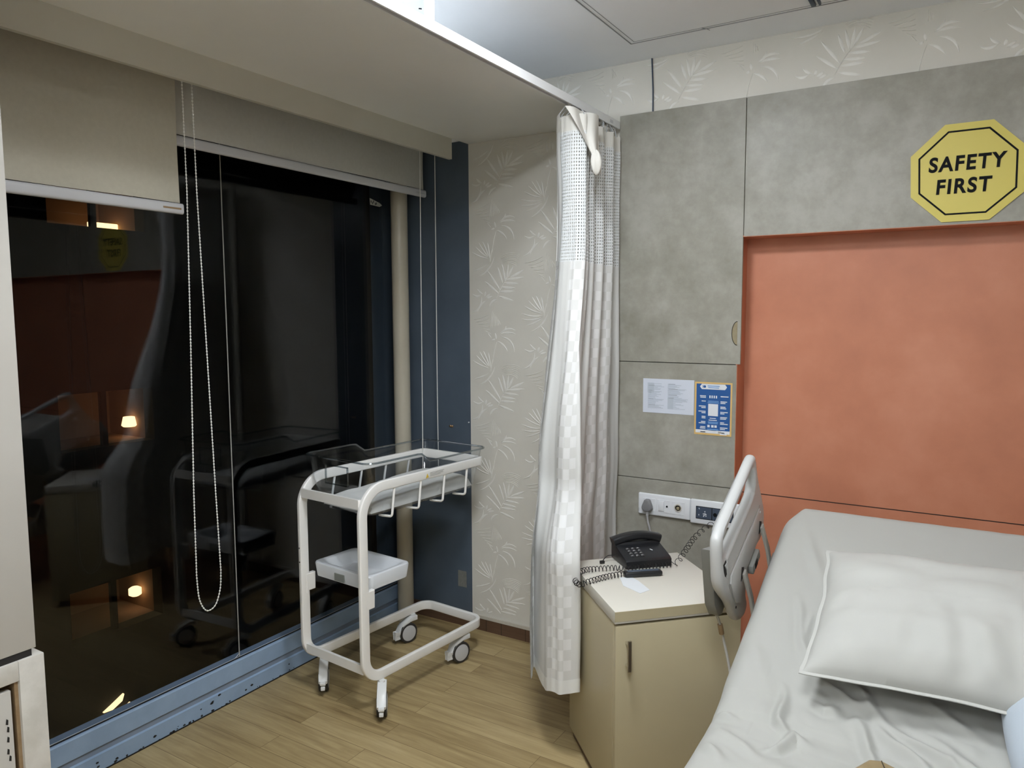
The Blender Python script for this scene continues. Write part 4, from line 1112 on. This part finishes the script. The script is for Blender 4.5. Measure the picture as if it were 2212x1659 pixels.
# lower tray with brackets
b = new()
def trayring(ins, z, r=.028, n=6):
    x0, x1, y0, y1 = -WB+.021+ins, -.021-ins, .056+ins, .292-ins; o = []
    for cx_, cy_, a0_ in ((x1-r, y0+r, -PI/2), (x1-r, y1-r, 0), (x0+r, y1-r, PI/2), (x0+r, y0+r, PI)):
        for i in range(n+1): a = a0_+PI/2*i/n; o.append((cx_+r*cos(a), cy_+r*sin(a), z))
    return o
rg = [[b.verts.new(p_) for p_ in trayring(i_, z_)] for i_, z_ in ((.010, .500), (.004, .502), (-.002, .556), (0, .561), (.006, .563), (.020, .561), (.026, .556), (.042, .514), (.05, .510))]
for A_, B_ in zip(rg, rg[1:]):
    n = len(A_)
    for j in range(n): b.faces.new((A_[j], A_[(j+1) % n], B_[(j+1) % n], B_[j]))
b.faces.new(rg[0][::-1]); b.faces.new(rg[-1]); tr_ = obj('tray', b, 'wtray', bt, local=True, label='white plastic storage tray')
b = new(); box(b, -.226, -.166, .0525, .060, .508, .540, .001); obj('tray_label', b, 'trayslot', tr_, local=True, smooth=False)
for x in (-.0205, -WB-.0005):
    b = new(); prism(b, [(x, .020, .514), (x, .068, .514), (x, .066, .440), (x, .034, .440), (x, .020, .430)], (.021, 0, 0), .002, 1); obj('tray_bracket', b, 'wmetal', bt, local=True)
for z in (.57, .63):
    b = new(); lathe(b, [(.0035, 0), (.0035, .0012)], (-WB+.0095, -.0035, z), (0, -1, 0), 10); obj('post_hole', b, 'dark_gap', bt, local=True)
# casters
def caster(px, py, roll):
    r = Vector((roll[0], roll[1], 0)).normalized(); ax = Vector((-r.y, r.x, 0)); c = Vector((px, py, 0))+r*.036; up = Vector((0, 0, 1))
    g = bpy.data.objects.new('caster', None); C.objects.link(g); g.parent = bt; g.location = (px, py, 0); g.empty_display_size = .02
    off = Matrix.Translation((-px, -py, 0))
    def put(n, bm, m): bm.transform(off); o = obj(n, bm, m, None); o.parent = g; return o
    b = new()
    for s in (-1, 1): lathe(b, [(.030, 0), (.044, .001), (.049, .006), (.049, .010), (.046, .013)], c+up*.0495+ax*s*.007, ax*s, 32)
    put('tyre', b, 'tyre')
    b = new()
    for s in (-1, 1): lathe(b, [(.039, 0), (.038, .002), (.028, .0035), (.0, .004)], c+up*.0495+ax*s*.0185, ax*s, 28)
    put('wheel_cover', b, 'hubp')
    b = new(); q0 = Vector((px, py, 0))
    prism(b, [q0-r*.016+up*.125+ax*-.019, q0+r*.018+up*.125+ax*-.019, c+r*.034+up*.098+ax*-.019, c+r*.056+up*.064+ax*-.019, c+r*.050+up*.050+ax*-.019, c+r*.038+up*.085+ax*-.019, c-r*.012+up*.1015+ax*-.019, q0-r*.016+up*.104+ax*-.019], ax*.038, .004, 2)
    lathe(b, [(.013, .118), (.013, .131)], q0, (0, 0, 1), 16)
    put('fork', b, 'wplastic')
    b = new(); obox(b, c+r*.056+up*.058, r, ax, up, .014, .012, .006, .003); obox(b, c+r*.058+up*.038, r, ax, up, .012, .009, .008, .003); put('brake_lever', b, 'wplastic')
ld = lambda vx, vy: (cos(-TH)*vx-sin(-TH)*vy, sin(-TH)*vx+cos(-TH)*vy)
caster(.004, .092, ld(.62, -.78)); caster(-WB+.035, .088, ld(.66, -.75))
caster(-.020, .640, ld(-.30, -.95)); caster(-WB+.020, .650, ld(-.30, -.95))
# small mattress lying in the tub
def local2world(p_): return bt.matrix_basis @ Vector(p_)
mt = thing('crib_mattress', 'thin white mattress pad inside the clear tub', 'mattress', local2world((-WB/2, .415, .8055)), TH)
b = new()
def pad(u_, v_):
    a, d = u_*2-1, v_*2-1; e = (max(0, 1-abs(a)**8)*max(0, 1-abs(d)**8))**.4
    tilt = .022*sstep(.2, 1, v_)
    return Vector((a*.145, d*.315, .045*e+tilt*e+.004*noise.noise(Vector((a*3, d*4, 0)))*e))
grid(b, pad, 40, 50); 
bb = new(); box(bb, -.145, .145, -.315, .315, -.001, .001); me_ = bpy.data.meshes.new('t'); bb.to_mesh(me_); b.from_mesh(me_); bb.free()
obj('pad', b, 'babysheet', mt, local=True)

# ------------------------------------------------------------------ cupboard at the left
lc = thing('tall_cupboard', 'cream white tall cupboard with a framed base unit at the left photo edge', 'cupboard', (-2.2, .4, 0))
XF = -1.90
obj('upper_body', box(new(), XG+.03, XF, -.30, .890, .800, 2.30, .002), 'warm_white', lc)
b = new()
box(b, XG+.03, XF+.006, .846, .904, 0, .783, .002); box(b, XG+.03, XF+.006, -.30, -.25, 0, .783, .002); box(b, XG+.03, XF+.006, -.25, .846, .735, .783, .002)
box(b, XG+.03, XF-.02, -.25, .846, 0, .02); box(b, XG+.03, XG+.05, -.25, .846, .02, .735)
obj('base_frame', b, 'grey_edge', lc, label='worn cream frame of the base unit')
obj('shelf_gap', box(new(), XG+.04, XF-.002, -.29, .880, .783, .800), 'dark_gap', lc, smooth=False)
obj('base_lining', box(new(), XF-.10, XF-.004, .838, .846, .02, .735), 'rawedge', lc, smooth=False)
dr = obj('base_door', box(new(), XF-.020, XF+.001, -.24, .828, .025, .718, .002), 'warm_white', lc)
b = new()
for k in range(6):
    z = .655-k*.024+random.uniform(-.004, .004); y = .815+random.uniform(-.004, .003)
    prism(b, [(XF+.0012, y, z), (XF+.0012, y+.004, z-.004), (XF+.0012, y+.003, z-.016), (XF+.0012, y-.002, z-.013)], (.0004, 0, 0))
obj('chipped_paint', b, 'chipblack', dr, smooth=False)

# ------------------------------------------------------------------ outside: building across the court
XB = -9.0
fb = thing('neighbour_building', 'dark building across the court with warmly lit rooms seen through the glass', 'building', (XB, 5.2, -6))
b = new()
box(b, XB-.2, XB, -2, 4.62, -8, 9); box(b, XB-.2, XB, 5.80, 16, -8, 9)
for z0_, z1_ in ((-8, -2.35), (-1.70, 0), (.68, 2.66), (3.9, 9)): box(b, XB-.2, XB, 4.62, 5.80, z0_, z1_)
obj('facade', b, 'facade', fb, smooth=False)
def room(z0_, z1_):
    b = new(); y0_, y1_ = 4.62, 5.80; xb = XB-1.0
    box(b, xb-.05, xb, y0_, y1_, z0_, z1_); box(b, xb, XB-.2, y0_-.05, y0_, z0_, z1_); box(b, xb, XB-.2, y1_, y1_+.05, z0_, z1_)
    box(b, xb, XB-.2, y0_, y1_, z0_-.05, z0_); box(b, xb, XB-.2, y0_, y1_, z1_, z1_+.05)
    obj('lit_room', b, 'roomwall', fb, smooth=False)
    b = new(); box(b, XB-.12, XB-.06, 5.155, 5.225, z0_, z1_); obj('window_mullion', b, 'facade', fb, smooth=False)
for z0_, z1_ in ((2.66, 3.9), (0, .68), (-2.35, -1.70)): room(z0_, z1_)
def lampo(name, bm, lab, m='warmlamp'): return tag(obj(name, bm, m), lab, 'lamp')
b = new(); box(b, XB-.62, XB-.55, 5.42, 5.79, 2.664, 2.79, .01); lampo('strip_lamp', b, 'warm strip light on the sill of the upper lit window outside')
b = new(); lathe(b, [(.075, 0), (.095, .02), (.07, .13), (.0, .135)], (XB-.45, 5.74, .14), n=20); lampo('table_lamp', b, 'bright warm table lamp in the middle lit window outside')
b = new(); lathe(b, [(.05, 0), (.08, .02), (.08, .10), (.05, .12)], (XB-.45, 5.70, -2.16), n=20); lampo('table_lamp', b, 'small warm lamp in the lower lit window outside')
for k, (y, z) in enumerate(((5.05, -3.25), (5.13, -3.40))):
    b = new(); prism(b, [(XB+.02, y-.14, z-.05), (XB+.02, y-.03, z+.0), (XB+.02, y+.13, z+.08), (XB+.02, y+.10, z+.0), (XB+.02, y-.03, z-.06)], (.05, 0, 0), .008, 2)
    lampo('bulkhead_lamp', b, ('upper' if k == 0 else 'lower')+' of two slanted warm lamps low on the dark building outside', 'warmlamp_dim')

# ------------------------------------------------------------------ world, camera, view
w = bpy.data.worlds.new('night'); S.world = w; w.use_nodes = True
w.node_tree.nodes['Background'].inputs[0].default_value = (.10, .12, .16, 1); w.node_tree.nodes['Background'].inputs[1].default_value = .01

y_, p_, r_ = .547955, -.092949, -.0040948
f_ = Vector((-sin(y_)*cos(p_), cos(y_)*cos(p_), sin(p_))); rt = Vector((cos(y_), sin(y_), 0)); up = rt.cross(f_)
rt2 = rt*cos(r_)+up*sin(r_); up2 = -rt*sin(r_)+up*cos(r_)
cd = bpy.data.cameras.new('camera'); cam = bpy.data.objects.new('camera', cd); C.objects.link(cam)
cam.matrix_world = Matrix(((rt2.x, up2.x, -f_.x, 0), (rt2.y, up2.y, -f_.y, 0), (rt2.z, up2.z, -f_.z, 1.6), (0, 0, 0, 1)))
cd.sensor_width = 36; cd.lens = 36*1615.38/2212; cd.clip_start = .02; cd.clip_end = 200
S.camera = cam
vs = S.view_settings; vs.view_transform = 'Standard'; vs.look = 'None'; vs.gamma = 1; vs.use_curve_mapping = False; vs.exposure = 0.0
try:
    S.cycles.max_bounces = 10; S.cycles.transparent_max_bounces = 24; S.cycles.caustics_reflective = False; S.cycles.caustics_refractive = False
    S.cycles.use_denoising = True
except Exception: pass
